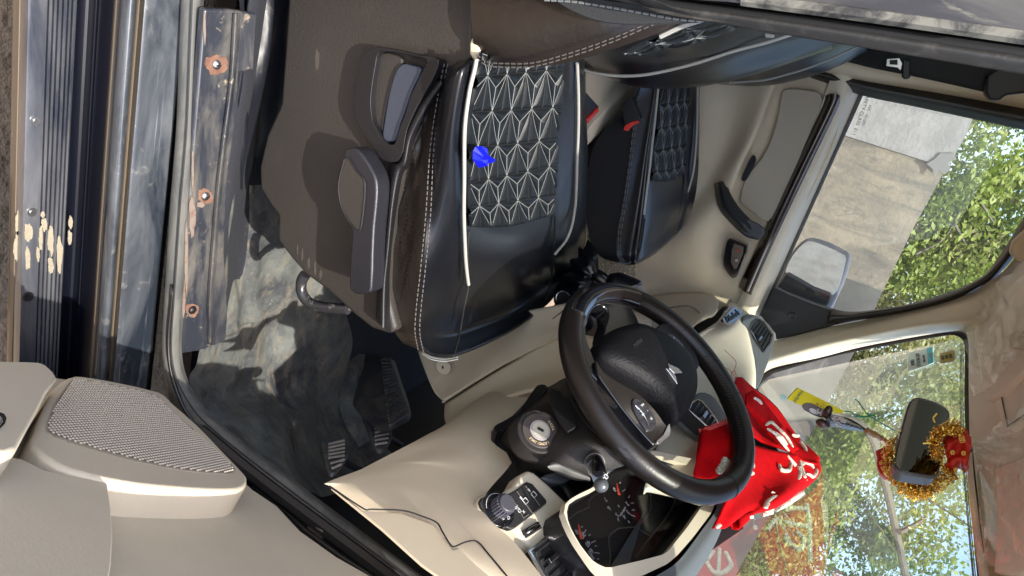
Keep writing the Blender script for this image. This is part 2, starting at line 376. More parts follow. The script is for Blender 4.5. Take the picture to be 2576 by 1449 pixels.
def crown_mesh(seed, n, R, clumps=34, leaf=.055):
    g = np.random.default_rng(seed)
    cs = g.normal(size=(clumps, 3)); cs /= np.linalg.norm(cs, axis=1)[:, None]; cs *= (g.random((clumps, 1))**.45)*np.array(R)*.88
    rr = (.16+.24*g.random(clumps))*min(R); per = n//clumps
    d = g.normal(size=(clumps, per, 3)); d /= np.linalg.norm(d, axis=2)[..., None]
    P = (cs[:, None]+d*rr[:, None, None]*(g.random((clumps, per, 1))**.4)).reshape(-1, 3)
    return leaves(P, leaf, g)
def leaves(P, leaf, g):
    m = len(P); a = g.normal(size=(m, 3)); a[:, 2] *= .6; a /= np.linalg.norm(a, axis=1)[:, None]
    b = np.cross(a, g.normal(size=(m, 3))); b /= np.linalg.norm(b, axis=1)[:, None]; L = (leaf*(.6+.8*g.random((m, 1))))
    V = np.stack([P-a*L, P+b*L*.45, P+a*L, P-b*L*.45], 1).reshape(-1, 3)
    me = bpy.data.meshes.new('crown'); me.vertices.add(4*m); me.vertices.foreach_set('co', V.ravel()); me.loops.add(4*m); me.polygons.add(m)
    me.loops.foreach_set('vertex_index', np.arange(4*m)); me.polygons.foreach_set('loop_start', np.arange(0, 4*m, 4)); me.polygons.foreach_set('loop_total', np.full(m, 4)); me.update(calc_edges=True)
    return me
CROWNS = {}
def crown(kind, seed, R, n, leaf):
    k = (kind.name, seed)
    if k not in CROWNS: me = crown_mesh(seed, n, R, leaf=leaf); me.materials.append(kind); CROWNS[k] = me
    return CROWNS[k]
def tree(name, label, x, y, h, kind, seed, s=1.0, R=(1.2, 1.2, 1.2), n=5000, leaf=.07, group='trees beyond the wall', tr=.05, tm=None, lean=(0, 0), cat='tree'):
    t = empty(name, (x, y, 0), label=label, category=cat, group=group)
    c = bpy.data.objects.new('crown', crown(kind, seed, R, n, leaf)); COL.objects.link(c); c.parent = t; c.location = (lean[0], lean[1], h); c.scale = (s, s, s); c.rotation_euler = (0, 0, seed*1.3+x)
    mb = MB(); g = np.random.default_rng(seed+5); top = np.array([lean[0], lean[1], h+.5*s])
    trunk = cr([(0, 0, 0), top*.35+g.normal(size=3)*.06, top*.7+g.normal(size=3)*.08, top], 4); mb.tube(trunk, np.linspace(tr, tr*.35, len(trunk)), 7)
    for i in range(7):
        a = trunk[int(len(trunk)*(.4+.07*i))]; d = g.normal(size=3); d[2] = abs(d[2])*.6+.3; d /= np.linalg.norm(d); e = a+d*.95*s*min(R)
        mb.tube(cr([a, (a+e)/2+g.normal(size=3)*.08, e], 3), np.linspace(tr*.4, tr*.1, 7), 5)
    mb.obj('trunk', tm or BARK, t).location = (0, 0, 0)
    return t
LB = {}
tl = [(-1.2, 7.3, 2.2, LEAF1, 1, 1.0, 'bright yellow green bush over the whitewashed wall section'),
      (.35, 7.5, 2.3, LEAF1, 2, 1.1, 'bright bush right above the wall joint in the passenger window'),
      (1.7, 7.8, 2.4, LEAF3, 3, 1.15, 'dry pale olive shrub with bare twigs in the middle of the passenger window'),
      (3.2, 7.6, 2.5, LEAF1, 4, 1.15, 'leafy green shrub at the narrow front end of the passenger window'),
      (4.7, 7.9, 2.5, LEAF2, 5, 1.3, 'mid green tree behind the far corner of the windscreen'),
      (6.3, 7.6, 2.6, LEAF3, 6, 1.3, 'hazy dry tree behind the windscreen stickers'),
      (8.0, 7.2, 2.6, LEAF2, 1, 1.45, 'green tree between the stickers and the rear-view mirror'),
      (8.6, 5.0, 2.4, LEAF1, 2, 1.35, 'leafy tree behind the hanging charm'),
      (8.8, 3.2, 2.4, LEAF2, 3, 1.5, 'dense green tree straight beyond the mirror and the scarf'),
      (8.0, 1.6, 2.3, LEAF1, 5, 1.45, 'bright leafy tree beyond the bare pale branch'),
      (7.6, .1, 2.3, LEAF2, 4, 1.5, 'green tree at the driver end of the windscreen, low over the cloth'),
      (7.4, -1.6, 2.4, LEAF2, 6, 1.5, 'green tree past the driver door, rightmost of the row'),
      (11.5, 9.5, 3.2, LEAF1, 2, 2.0, 'tall pale tree far behind, against the white sky'),
      (12.5, 6.0, 3.0, LEAF2, 3, 1.9, 'tall tree far behind with sky gaps above the mirror'),
      (12.5, 2.2, 3.0, LEAF1, 1, 1.9, 'tall tree far behind with sky gaps near the header'),
      (12.0, -1.5, 3.0, LEAF2, 5, 2.0, 'tall tree far behind at the frame edge')]
for x, y, h, kd, sd, s, lb in tl: tree('tree', lb, x, y, h-.2, kd, sd, s, n=24000, leaf=.027)
for x, y, h, kd, sd, s, lb in [(5.2, 4.6, .7, LEAF1, 4, .6, 'low bush just past the windscreen base below the charm'), (6.6, 3.4, .9, LEAF2, 6, .85, 'low leafy bush below the mirror garland'),
                       (6.2, 1.8, .8, LEAF1, 3, .85, 'low bright bush behind the reflected lettering'), (6.0, .4, .8, LEAF2, 1, .9, 'low green bush nearest the bonnet on the driver side')]:
    tree('bush', lb, x, y, h, kd, sd, s, group='bushes in front of the car', n=12000, leaf=.034, tr=.03, cat='bush')
for x, y, h, kd, sd, s, lb in [(-4.5, 5.3, .35, LEAF2, 2, .4, 'bush behind the car seen small in the outside mirror'), (-7.5, 5.4, .7, LEAF1, 5, .6, 'taller bush farther behind the car, in the outside mirror')]: tree('bush', lb, x, y, h, kd, sd, s, group='bushes behind the car', n=12000, leaf=.034, tr=.03, cat='bush')
und = []
g = np.random.default_rng(3)
P = np.stack([g.uniform(5, 12, 16000), g.uniform(-3, 8, 16000), g.uniform(.02, .95, 16000)**1.3], 1)
u = link('undergrowth', leaves(P, .045, g), LEAF2, None, False); u['kind'] = 'stuff'; u['label'] = 'green undergrowth filling the ground between the trees'
# pale bare trunk leaning across the trees
a0, a1, a2 = pt(2180, 1080, 'd', 5.4), pt(2225, 1210, 'd', 5.5), pt(2285, 1480, 'd', 5.6)
root = empty('bare_tree', (a1[0], a1[1], 0), label='leaning bare pale trunk in front of the green trees', category='tree')
MB().tube(cr([a0-np.array([0, 0, .3]), a0, a1, a2, a2+(a2-a1)*1.5], 5), np.linspace(.032, .026, 21), 8).obj('trunk', PBARK, root)
mb = MB()
for s_, e_ in [((2210, 1100), (2250, 1180)), ((2262, 1340), (2330, 1300))]:
    q0 = pt(*s_, 'd', 5.5); q1 = pt(*e_, 'd', 5.8); mb.tube(cr([q0, (q0+q1)/2+[0, .05, .03], q1], 4), np.linspace(.02, .008, 9), 5)
mb.obj('branch', PBARK, root)
mb = MB()
for s_, e_ in [((2350, 380), (2480, 400)), ((2400, 560), (2430, 620)), ((2300, 640), (2420, 520)), ((2450, 480), (2500, 560))]:
    q0 = pt(*s_, 'y', 6.6); q1 = pt(*e_, 'y', 6.9); mb.tube(cr([q0, (q0+q1)/2+[.05, 0, .06], q1], 4), np.linspace(.014, .006, 9), 5)
o = mb.obj('dead_branches', PBARK); o.name = 'dead_branch'; o['category'] = 'branch'; o['label'] = 'bare pale twigs poking out of the bushes over the wall'
# torn cloth caught on the wall top
plate('torn_rag', [(2330, 412), (2350, 400), (2365, 385), (2400, 385), (2405, 400), (2385, 410), (2392, 425), (2375, 440), (2362, 428), (2350, 445), (2345, 425)], 'y', YW-.04, .008, mat('torn_cloth', (.16, .16, .16), .9), None, .002, category='rag', label='torn white rag caught on the top of the plaster wall')

# ================================================================== THE CAR
car = empty('car', (.3, 1.33, 0), label='dusty black passenger car with beige cabin, driver door wide open', category='car')
def prof(name, L, m, parent, x0=-.6, x1=1.6, th=0, sm=1, **kw):
    """a length-wise moulding; L holds (picture X at picture row Y=300, plane, value)"""
    Q = [pt(X, 300, k, v)[1:] for X, k, v in L]
    if len(Q) < 12 and sm: Q = [q[1:] for q in cr([(0, *q) for q in Q], 4)]
    xs = np.linspace(x0, x1, 30)
    G = np.array([[(x, q[0], q[1]) for q in Q] for x in xs]); me = gridmesh(G); o = link(name, me, m, parent, True, **kw)
    p = me.polygons[5]
    if np.dot(np.array(p.normal), EYE-np.array(p.center)) < 0: me.flip_normals()
    if th: s = o.modifiers.new('s', 'SOLIDIFY'); s.thickness = th; s.offset = -1
    me.set_sharp_from_angle(angle=math.radians(32)); return o
# running board with ridges
L = [(30, 'z', .315), (36, 'z', .325), (46, 'z', .345), (56, 'z', .358), (64, 'z', .365), (72, 'z', .366), (107, 'z', .366)]
for X in (109, 121, 132, 144, 156, 166): L += [(X, 'z', .366), (X+2.5, 'z', .362), (X+5, 'z', .366)]
L += [(176, 'z', .366), (179, 'z', .362)]
rb = prof('running_board', L, mat('scratched_board_paint', (.018, .022, .034), .3, coat=.8, spec=.6, dust=[((3, 14, 14), (.15, .15, .155), .36, .9, .5), (120, (.4, .36, .3), .70, .76, .8)]), car, th=.003)
o = prof('rim_trim', [(27, 'z', .300), (32, 'z', .318), (40, 'z', .337), (43, 'z', .343)], TAN, rb, th=.001)
def bl(X, v=.366): return pt(X, 300, 'z', v)[1]
for X, Y, rr in ((88, 303, .006), (79, 533, .006), (70, 746, .007)):
    c = pt(X, Y, 'z', .366); mbx = MB().disc(c, (0, 0, 1), rr, .002, 20).disc(c+[0, 0, .002], (0, 0, 1), rr*.5, .001, 16); mbx.obj('rivet', STEEL if rr < .0065 else DARKP, rb)
# dried mud splash : irregular thin crusts
def blob(cx, cy, rx, ry, k, v, seed, th=.0015, n=72):
    g = np.random.default_rng(seed); ph = g.random(12)*6.28; am = g.random(12)*.17/np.arange(1, 13)**.75; q = 1+.02*g.normal(size=n)
    return [(cx+rx*math.cos(t)*q[a]*(1+sum(am[i]*math.sin((i+2)*t+ph[i]) for i in range(12))), cy+ry*math.sin(t)*q[a]*(1+sum(am[i]*math.sin((i+2)*t+ph[i]) for i in range(12)))) for a, t in enumerate(np.linspace(0, 2*math.pi, n, endpoint=False))]
for i, (cx, cy, rx, ry) in enumerate([(47, 560, 9, 28), (47, 620, 12, 40), (72, 585, 10, 24), (70, 650, 6, 30), (112, 565, 7, 16), (128, 605, 8, 34), (150, 640, 7, 46), (103, 600, 5, 30), (178, 560, 5, 16), (176, 598, 5, 18), (128, 668, 7, 20), (96, 640, 4, 20), (108, 540, 5, 8)]):
    plate('mud_splash', blob(cx, cy, rx, ry, 0, 0, i), 'z', .3675 if cx > 60 else .352, .001, MUD, rb, 0, label='cream dried mud crust on the ridges')
# dark well between board and body, rocker roll, step
prof('rocker_panel', [(165, 'z', .34), (200, 'z', .33), (225, 'z', .345), (228, 'z', .352), (231, 'z', .353), (255, 'z', .385), (268, 'z', .405)], mat('dark_body_paint', (.003, .004, .010), .35, coat=.2, dust=(170, (.5, .45, .36), .735, .77, .8)), car, th=.002)
prof('rocker_trim', [(268, 'z', .405), (271, 'z', .414), (276, 'z', .417)], TAN, car, th=.002)
T = [(276, 'z', .417), (281, 'z', .432), (288, 'z', .443), (296, 'z', .450), (305, 'z', .454), (313, 'z', .455), (319, 'z', .452), (323, 'z', .447)]
prof('sill_roll', T, STEPP, car, th=.002)
prof('sill_groove', [(323, 'z', .447), (326, 'z', .445), (331, 'z', .447), (334, 'z', .456)], TAN, car, th=.002)
prof('door_step', [(334, 'z', .456), (338, 'z', .464), (344, 'z', .468), (380, 'z', .470), (420, 'z', .472), (438, 'z', .474)], STEPP, car, th=.002)
prof('sill_gap', [(438, 'z', .474), (445, 'z', .455), (450, 'z', .47)], BLACK, car)
# body seal round the door opening
S0 = [(497, -260), (485, -60), (477, 120), (470, 300), (461, 420), (452, 520), (444, 640), (436, 760), (430, 850), (432, 905), (444, 955), (466, 1000), (500, 1048), (545, 1090), (600, 1135), (700, 1212), (850, 1325), (1000, 1437), (1150, 1552)]
def sealpts(dx, dy=0, y=.655):
    out = []
    for i, (X, Y) in enumerate(S0): t = min(1, max(0, (Y-880)/180)); out.append(pt(X+dx*(1-t)+dx*.75*t, Y-dy*t-dx*.62*t*.8, 'y', y))
    return out
def grade(P, sm=5): return cr(P, sm)
gp = grade(sealpts(0))
MB().tube(gp, .0125, 10).obj('door_seal', GREYRUB, car)
MB().tube(grade(sealpts(1, 0, .6435)), .0011, 5).obj('seal_groove', BLACK, car)
MB().tube(grade(sealpts(12, 0, .664)), .0085, 8).obj('seal_lip', GREYRUB, car)
# jamb behind the seal and A post
J1 = [(436, 720), (428, 860), (452, 950), (500, 1040), (612, 1140), (700, 1220), (850, 1335), (1000, 1449), (1200, 1600)]
J2 = [(433, 720), (415, 880), (424, 1000), (476, 1110), (600, 1235), (720, 1330), (850, 1430), (960, 1515), (1150, 1660)]
jamb = loft('a_post', [pts(J1, 'y', .668), pts([((a[0]+b[0])/2, (a[1]+b[1])/2) for a, b in zip(J1, J2)], 'y', .64), pts(J2, 'y', .69)], RUBBERK, car, th=.003)
MB().tube(grade(pts([(505, 1085), (600, 1165), (700, 1243), (850, 1355), (1000, 1468), (1100, 1543)], 'y', .640)), .011, 8).obj('post_seal', RUBBERK, car)
MB().tube(grade(pts([(640, 1225), (720, 1290), (850, 1388), (960, 1470), (1060, 1545)], 'y', .637)), .006, 8).obj('post_lip', RUBBERK, car)
plate('door_hinge', [(768, 1325), (785, 1318), (812, 1335), (820, 1352), (800, 1362), (780, 1345)], 'y', .63, .02, mat('greasy_steel', (.22, .19, .16), .35, metal=.6, dust=(40, (.2, .1, .04), .5, .8, .8)), car, .003)
# kick plate on the inner sill
KZ = .515
kick = plate('kick_plate', [(515, 22), (580, 24), (648, 34), (640, 178), (604, 184), (596, 300), (578, 420), (570, 520), (566, 640), (572, 740), (574, 800), (569, 858), (535, 872), (500, 884), (449, 892), (450, 850), (456, 740), (464, 640), (473, 550), (487, 350), (500, 200)], 'z', KZ, .012, KICKP, car, .004)
kp = Pl((0, 0, KZ), (0, 0, 1))
loft('bead', [pts(r, 'z', KZ+h) for r, h in (([(585, 34), (575, 200), (556, 350), (541, 480), (528, 640), (520, 760), (520, 862)], .0), ([(591, 34), (581, 200), (562, 350), (547, 480), (534, 640), (526, 760), (527, 862)], .010), ([(598, 34), (588, 200), (569, 350), (554, 480), (541, 640), (533, 760), (534, 862)], .010), ([(606, 34), (594, 200), (575, 350), (560, 480), (547, 640), (539, 760), (541, 862)], .0))], KICKP, kick)
for i, (X, Y, rx, ry) in enumerate([(545, 163, 25, 28), (517, 494, 20, 18), (484, 780, 15, 18)]):
    c = pt(X, Y, 'z', KZ+.002)
    if 1: plate('rust_patch', blob(X, Y, rx, ry, 0, 0, 30+i), 'z', KZ+.0012, .001, RUST, kick, 0)
    MB().ball(c, (.0065, .0065, .004)).obj('screw', STEEL if i < 2 else DARKP, kick); MB().box(c+[0, 0, .004], np.eye(3), (.004, .0007, .0006)).box(c+[0, 0, .004], np.eye(3), (.0007, .004, .0006)).obj('screw_slot', BLACK, kick)
for i, (cx, cy, rx, ry) in enumerate([(485, 430, 3, 50), (484, 545, 8, 50), (469, 650, 4, 90), (515, 70, 3, 40), (462, 750, 4, 50), (505, 515, 10, 7)]):
    plate('rust_streak', blob(cx, cy, rx, ry, 0, 0, 50+i), 'z', KZ+.0016+.0001*i, .0006, mat('pale_rust_%d' % i, (.17, .135, .11), .9, dust=(50, (.13, .065, .045), .50, .66, .9)) if i < 1 else MATS['pale_rust_0'], kick, 0)
# side carpet / seat foot dark covers
prof('inner_sill', [(590, 'z', .50), (610, 'z', .495), (625, 'z', .47), (640, 'z', .44), (655, 'z', .42), (700, 'z', .41)], CARPET, car, x0=-.6, x1=.62, th=.004)
fr = [[(560, -120, 'z', .50), (640, -120, 'z', .47), (700, -120, 'z', .45), (760, -120, 'z', .44)],
      [(588, 100, 'z', .49), (640, 100, 'z', .47), (695, 100, 'z', .46), (760, 100, 'z', .44)],
      [(570, 330, 'z', .49), (615, 330, 'z', .475), (680, 330, 'z', .44), (760, 330, 'z', .42)],
      [(560, 470, 'z', .49), (600, 470, 'z', .44), (660, 470, 'z', .42), (760, 450, 'z', .42)],
      [(545, 640, 'z', .48), (600, 620, 'z', .425), (680, 610, 'z', .42), (800, 600, 'z', .42)],
      [(535, 800, 'z', .47), (600, 780, 'z', .425), (700, 770, 'z', .42), (850, 760, 'z', .42)],
      [(500, 905, 'z', .47), (600, 900, 'z', .425), (720, 880, 'z', .42), (880, 840, 'z', .42)],
      [(480, 960, 'z', .47), (600, 990, 'z', .43), (740, 980, 'z', .43), (880, 930, 'z', .43)],
      [(500, 1030, 'z', .47), (620, 1070, 'x', .80), (760, 1060, 'x', .90), (900, 1020, 'x', .98)],
      [(560, 1090, 'x', .72), (680, 1150, 'x', .82), (800, 1150, 'x', .97), (960, 1110, 'x', 1.05)],
      [(640, 1160, 'x', .75), (760, 1230, 'x', .85), (860, 1240, 'x', 1.02), (1040, 1180, 'x', 1.1)]]
def wrinkle(D):
    n = normals(D); a, b = D.shape[:2]; i, j = np.mgrid[0:a, 0:b]
    f = .005*np.sin(i*.21+j*.35)+.006*np.sin(i*.11-j*.27+1)+.003*np.sin(i*.55+j*.6)+.004*np.sin(j*.9+i*.05)
    return D+n*f[..., None]
VIN = mat('black_vinyl_cover', (.008, .009, .014), .42, bump=(9, .4, .01), spec=.5, dust=(24, (.10, .085, .065), .62, .85, .9))
loft('seat_well_cover', [[pt(*q) for q in r] for r in fr[:4]], VIN, car, nu=10, nv=8, disp=wrinkle)
loft('floor_mat', [[pt(*q) for q in r] for r in [[(q[0], q[1]-6, q[2], q[3]-.004) for q in fr[3]]]+fr[4:]], FLOORM, car, nu=10, nv=8, disp=wrinkle)
# toe area and the dark space under the dashboard
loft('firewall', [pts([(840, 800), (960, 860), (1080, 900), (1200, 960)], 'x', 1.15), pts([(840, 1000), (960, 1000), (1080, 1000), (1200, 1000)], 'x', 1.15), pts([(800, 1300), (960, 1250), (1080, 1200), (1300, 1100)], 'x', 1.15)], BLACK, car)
tubeobj('floor_hump', [(880, 800, 'x', .85), (890, 860, 'x', .88), (880, 950, 'x', .92), (885, 1040, 'x', .96), (920, 1120, 'x', 1.0)], [.02, .03, .035, .03, .02], FLOORM, car)
# pedals
fp = empty('foot_rest', tuple(pt(960, 980, 'x', .93)), car)
FR = [[(884, 1010), (888, 960), (896, 915), (902, 897)], [(895, 1030), (905, 960), (915, 905), (918, 893)], [(925, 1060), (935, 980), (945, 915), (950, 895)], [(955, 1085), (962, 1000), (965, 920), (972, 896)], [(978, 1085), (1000, 1010), (985, 930), (988, 905)], [(1000, 1075), (1034, 1045), (1010, 960), (994, 910)]]
loft('housing', [pts(r, 'x', x) for r, x in zip(FR, (.95, .90, .88, .875, .88, .95))], mat('foot_rest_plastic', (.04, .04, .046), .5, dust=(30, (.14, .12, .095), .42, .75, .8)), fp, nu=5, nv=4)
mb = MB()
for i in range(20):
    t = i/19; a = pt(958+t*22, 905+t*165, 'x', .868); b = pt(982+t*46, 908+t*130, 'x', .872); mb.tube([a, b], .0035, 6)
mb.obj('rib', PEDAL, fp)
def pedal(name, L, ribs, x, stem, lab):
    e = empty(name, tuple(pt(L[0][0], L[0][1], 'x', x)), car, label=lab); plate('pad', L, 'x', x, .012, PEDAL, e, .003, smooth=3)
    mb = MB()
    for a, b in ribs: mb.tube(pts([a, b], 'x', x-.003), .0026, 6)
    mb.obj('rib', mat('worn_rubber', (.34, .30, .26), .7) if 'worn_rubber' not in MATS else MATS['worn_rubber'], e)
    MB().tube(cr(pts(stem[:1], 'x', x+.02)+pts(stem[1:], 'x', x+.12), 4), .008, 6).obj('stem', DARKP, e)
pedal('pedal', [(927, 1062), (950, 1048), (962, 1044), (972, 1055), (986, 1078), (984, 1105), (968, 1128), (952, 1130), (940, 1110), (932, 1085)], [((944+i*0, 1068+i*10), (980-abs(i-2)*2, 1058+i*11)) for i in range(6)], .90, [(955, 1090), (1010, 1120), (1080, 1180)], 'upright ribbed pedal next to the foot rest')
pedal('pedal', [(808, 1110), (830, 1102), (852, 1100), (866, 1118), (876, 1138), (868, 1158), (845, 1186), (832, 1188), (820, 1165), (812, 1135)], [((826, 1118+i*8.5), (866, 1108+i*9.5)) for i in range(5)]+[((832, 1166), (866, 1156)), ((836, 1178), (858, 1168))], .86, [(845, 1150), (900, 1180), (1000, 1230)], 'wider ribbed pedal nearest the door opening')

# ------------------------------------------------------------------ seats
def quilt_lines(nx, ny):
    """hexagonal quilting in unit cells: stars on offset rows, y-junctions between; returns solid and dashed segments"""
    S, Dh, T3 = [], [], []
    for j in range(-1, math.ceil(ny)+1):
        off = .5*(j % 2)
        for i in range(-1, math.ceil(nx)+1):
            x = i+off; st = (x, j)
            for dx in (-.5, .5):
                S.append((st, (x+dx, j+.36)))
            S.append(((x, j), (x, j-.64)))
            for dx in (-.5, .5): T3.append((st, (x+dx, j+1)))
            Dh.append(((x, j), (x+1, j))); Dh.append(((x, j), (x+.24, j+1))) if 0 else None
            Dh.append(((x, j), (x-.0, j+.98)))
    return S, Dh, T3
def quilted(name, surf, nx, ny, parent, rt=.0005, amp=.0045, dens=(150, 190), lift=.003):
    """surf(u,v) -> point for arrays u,v in 0..1 ; pattern nx cells across, ny rows along"""
    S, Dh, T3 = quilt_lines(nx, ny); a, b = dens
    V_, U_ = np.meshgrid(np.linspace(0, 1, b), np.linspace(0, 1, a), indexing='ij')
    X = U_*nx; Y = V_*ny
    dist = np.full(X.shape, 9.)
    for L, wgt in ((S, 1.0), (Dh, 1.0), (T3, 1.0)):
        for (x0, y0), (x1, y1) in L:
            dx, dy = x1-x0, y1-y0; asp = 1.0
            t = np.clip(((X-x0)*dx+(Y-y0)*dy)/(dx*dx+dy*dy), 0, 1); dd = np.hypot(X-x0-t*dx, (Y-y0-t*dy))
            dist = np.minimum(dist, dd)
    D = surf(U_, V_); n = normals(D); n0 = n*0+lift*n
    D = D+n0; D2 = D+n*(amp*(1-np.exp(-dist/.06))+amp*1.6*np.minimum(dist, .3))[..., None]
    me = gridmesh(D2); o = link(name, me, LEATHD, parent)
    p = me.polygons[len(me.polygons)//2]
    if np.dot(np.array(p.normal), EYE-np.array(p.center)) < 0: me.flip_normals()
    def seg(s, k=6):
        out = []
        for t in np.linspace(0, 1, k):
            x = (s[0][0]+(s[1][0]-s[0][0])*t)/nx; y = (s[0][1]+(s[1][1]-s[0][1])*t)/ny
            if 0.005 <= x <= .995 and 0.005 <= y <= .995: out.append((x, y))
        return out
    mb = MB(); md = MB()
    for L, q, r in ((S, mb, rt), (T3, mb, rt*.7), (Dh, md, .0008)):
        for s in L:
            k = seg(s)
            if len(k) < 2: continue
            uu = np.array([z[0] for z in k]); vv = np.array([z[1] for z in k]); ii = np.clip((vv*(b-1)), 0, b-1).astype(int); jj = np.clip((uu*(a-1)), 0, a-1).astype(int)
            P = surf(uu[None], vv[None])[0]+n[ii, jj]*(.0020+lift)
            q.tube(P, r, 4)
    mb.obj('white_stitching', THREAD, parent, False); md.obj('dark_stitching', BLACK, parent, False)
    return o
def surf_of(G, even=False):
    D = grid2(G, 12, 12); a, b = D.shape[:2]
    if even:                                  # same cloth length for each step along the rows
        L = np.r_[0, np.cumsum(np.linalg.norm(np.diff(D[:, b//2], axis=0), axis=1))]; t = np.interp(np.linspace(0, L[-1], a), L, np.arange(a)); i = np.clip(t.astype(int), 0, a-2); f_ = (t-i)[:, None, None]; D = D[i]*(1-f_)+D[i+1]*f_
    def f(u, v):
        y = np.clip(v*(a-1), 0, a-1.001); x = np.clip(u*(b-1), 0, b-1.001); i = y.astype(int); j = x.astype(int); fy = (y-i)[..., None]; fx = (x-j)[..., None]
        return (D[i, j]*(1-fy)*(1-fx)+D[i, j+1]*(1-fy)*fx+D[i+1, j]*fy*(1-fx)+D[i+1, j+1]*fy*fx)
    return f
def gpts(G): return [[pt(*q) for q in r] for r in G]

# driver seat
ds = empty('front_seat', (.25, 1.05, .42), car, label='black quilted driver seat with white piping')
Z = 'z'
CU = [[(1118, 158, 'y', .80), (1142, 155, 'y', .80), (1168, 152, Z, .825), (1200, 146, Z, .832), (1310, 80, Z, .80), (1424, 45, Z, .83), (1456, 45, Z, .84), (1476, 48, Z, .815), (1478, 60, Z, .70)],
      [(1088, 205, 'y', .79), (1112, 200, 'y', .78), (1145, 195, Z, .83), (1193, 190, Z, .838), (1305, 180, Z, .815), (1418, 178, Z, .835), (1452, 178, Z, .845), (1470, 185, Z, .82), (1474, 200, Z, .70)],
      [(1040, 370, 'y', .79), (1085, 365, 'y', .78), (1122, 358, Z, .828), (1168, 350, Z, .836), (1285, 345, Z, .82), (1403, 332, Z, .835), (1450, 325, Z, .845), (1475, 330, Z, .82), (1478, 345, Z, .70)],
      [(995, 550, 'y', .80), (1076, 540, 'y', .78), (1118, 528, Z, .828), (1169, 515, Z, .836), (1280, 500, Z, .825), (1396, 480, Z, .835), (1447, 470, Z, .845), (1476, 470, Z, .82), (1480, 480, Z, .70)],
      [(967, 690, 'y', .80), (1062, 685, 'y', .785), (1112, 668, Z, .826), (1172, 645, Z, .832), (1285, 620, Z, .83), (1393, 588, Z, .832), (1438, 568, Z, .838), (1473, 575, Z, .815), (1474, 590, Z, .70)],
      [(975, 775, 'y', .80), (1052, 775, 'y', .79), (1108, 765, Z, .815), (1168, 745, Z, .818), (1290, 705, Z, .82), (1388, 660, Z, .82), (1427, 640, Z, .822), (1463, 640, Z, .80), (1462, 655, Z, .70)],
      [(988, 825, 'y', .80), (1050, 840, 'y', .80), (1100, 845, 'x', .505), (1165, 830, 'x', .52), (1293, 775, 'x', .53), (1380, 715, 'x', .525), (1415, 690, 'x', .52), (1447, 680, 'x', .51), (1444, 690, 'x', .50)],
      [(1012, 862, 'y', .81), (1060, 882, 'y', .82), (1102, 897, 'x', .50), (1165, 890, 'x', .53), (1290, 832, 'x', .545), (1372, 770, 'x', .54), (1400, 740, 'x', .535), (1430, 705, 'x', .52), (1430, 712, 'x', .50)],
      [(1010, 855, 'y', .90), (1058, 868, 'y', .95), (1100, 880, 'y', 1.0), (1165, 870, 'y', 1.08), (1280, 815, 'y', 1.2), (1362, 755, 'y', 1.35), (1392, 730, 'y', 1.4), (1420, 700, 'y', 1.45), (1420, 706, 'y', 1.5)]]
G = np.array(gpts(CU))
def puck(D):
    n = normals(D); a, b = D.shape[:2]; i, j = np.mgrid[0:a, 0:b]; e = np.exp(-((j-2)/5.)**2)*np.clip(1-i/(a*.62), 0, 1)
    f = .005*np.sin(i*.9+np.sin(j*.8)*1.4)*e+.003*np.sin(i*.37+j*.7)*e
    e2 = np.exp(-((j-9)/4.)**2)*np.exp(-((i-8)/7.)**2); f = f+.004*np.sin(i*1.3+j*.4)*e2
    return D+n*f[..., None]
def part(j0, j1): return G[:, j0:j1+1]
loft('side_skirt', G[:, 0:2], LEATHB, ds, nu=14, nv=10, disp=puck)
loft('cushion', G[:, 1:9], LEATH, ds, nu=8, nv=8)
# quilted inlay lies a few mm over the cushion between the pipings
IN = [[(1206, 135, Z, .835), (1310, 80, Z, .815), (1422, 45, Z, .842)], [(1195, 195, Z, .845), (1305, 185, Z, .825), (1417, 175, Z, .845)], [(1172, 345, Z, .842), (1285, 338, Z, .827), (1402, 328, Z, .842)],
      [(1176, 450, Z, .842), (1282, 430, Z, .83), (1400, 405, Z, .842)], [(1176, 520, Z, .841), (1285, 505, Z, .832), (1396, 490, Z, .841)], [(1182, 572, Z, .838), (1290, 568, Z, .835), (1393, 540, Z, .838)]]
quilted('seat_panel', surf_of(gpts(IN), True), 4.4, 6.0, ds, lift=0)
MB().tube(cr(pts([(1199, 148), (1194, 175), (1182, 225), (1171, 300), (1168, 360), (1168, 450), (1167, 530), (1169, 600), (1172, 660), (1177, 705), (1179, 716)], Z, .846), 5), .0026, 8).obj('piping', WHITE, ds)
MB().tube(cr(pts([(1452, 160), (1455, 240), (1455, 320), (1452, 400), (1450, 470), (1447, 520), (1438, 570), (1424, 605), (1402, 632), (1396, 640)], Z, .850), 5), .0026, 8).obj('piping', WHITE, ds)
for r in ([(1118, 160), (1108, 205), (1083, 365), (1071, 540), (1057, 685), (1047, 775), (1044, 835), (1052, 880)], [(1127, 160), (1117, 205), (1092, 365), (1083, 540), (1069, 685), (1059, 775), (1056, 838), (1066, 888)]):
    stitches('seam_stitching', cr([pt(X, Y, 'y', .772+.0*i+(.02 if i > 6 else 0)) for i, (X, Y) in enumerate(r)], 8), .0008, THREADG, ds, .0045, .0025)
mbs = MB()
for q in (0, 5): mbs.tube(cr(pts([(1062, 888+q*.5), (1080, 897+q), (1105, 903+q), (1130, 903+q), (1152, 898+q)], 'x', .493), 4), .0007, 5)
mbs.obj('front_stitching', THREAD, ds, False)
MB().tube(cr(pts([(1180, 580), (1176, 620), (1178, 716), (1168, 770)], Z, .838)+pts([(1158, 830), (1148, 870), (1142, 895)], 'x', .49), 4), .0016, 6).obj('seam', BLACK, ds)
MB().tube(cr(pts([(1396, 545), (1394, 600), (1391, 660)], Z, .838)+pts([(1387, 700), (1375, 750)], 'x', .51), 4), .0016, 6).obj('seam', BLACK, ds)
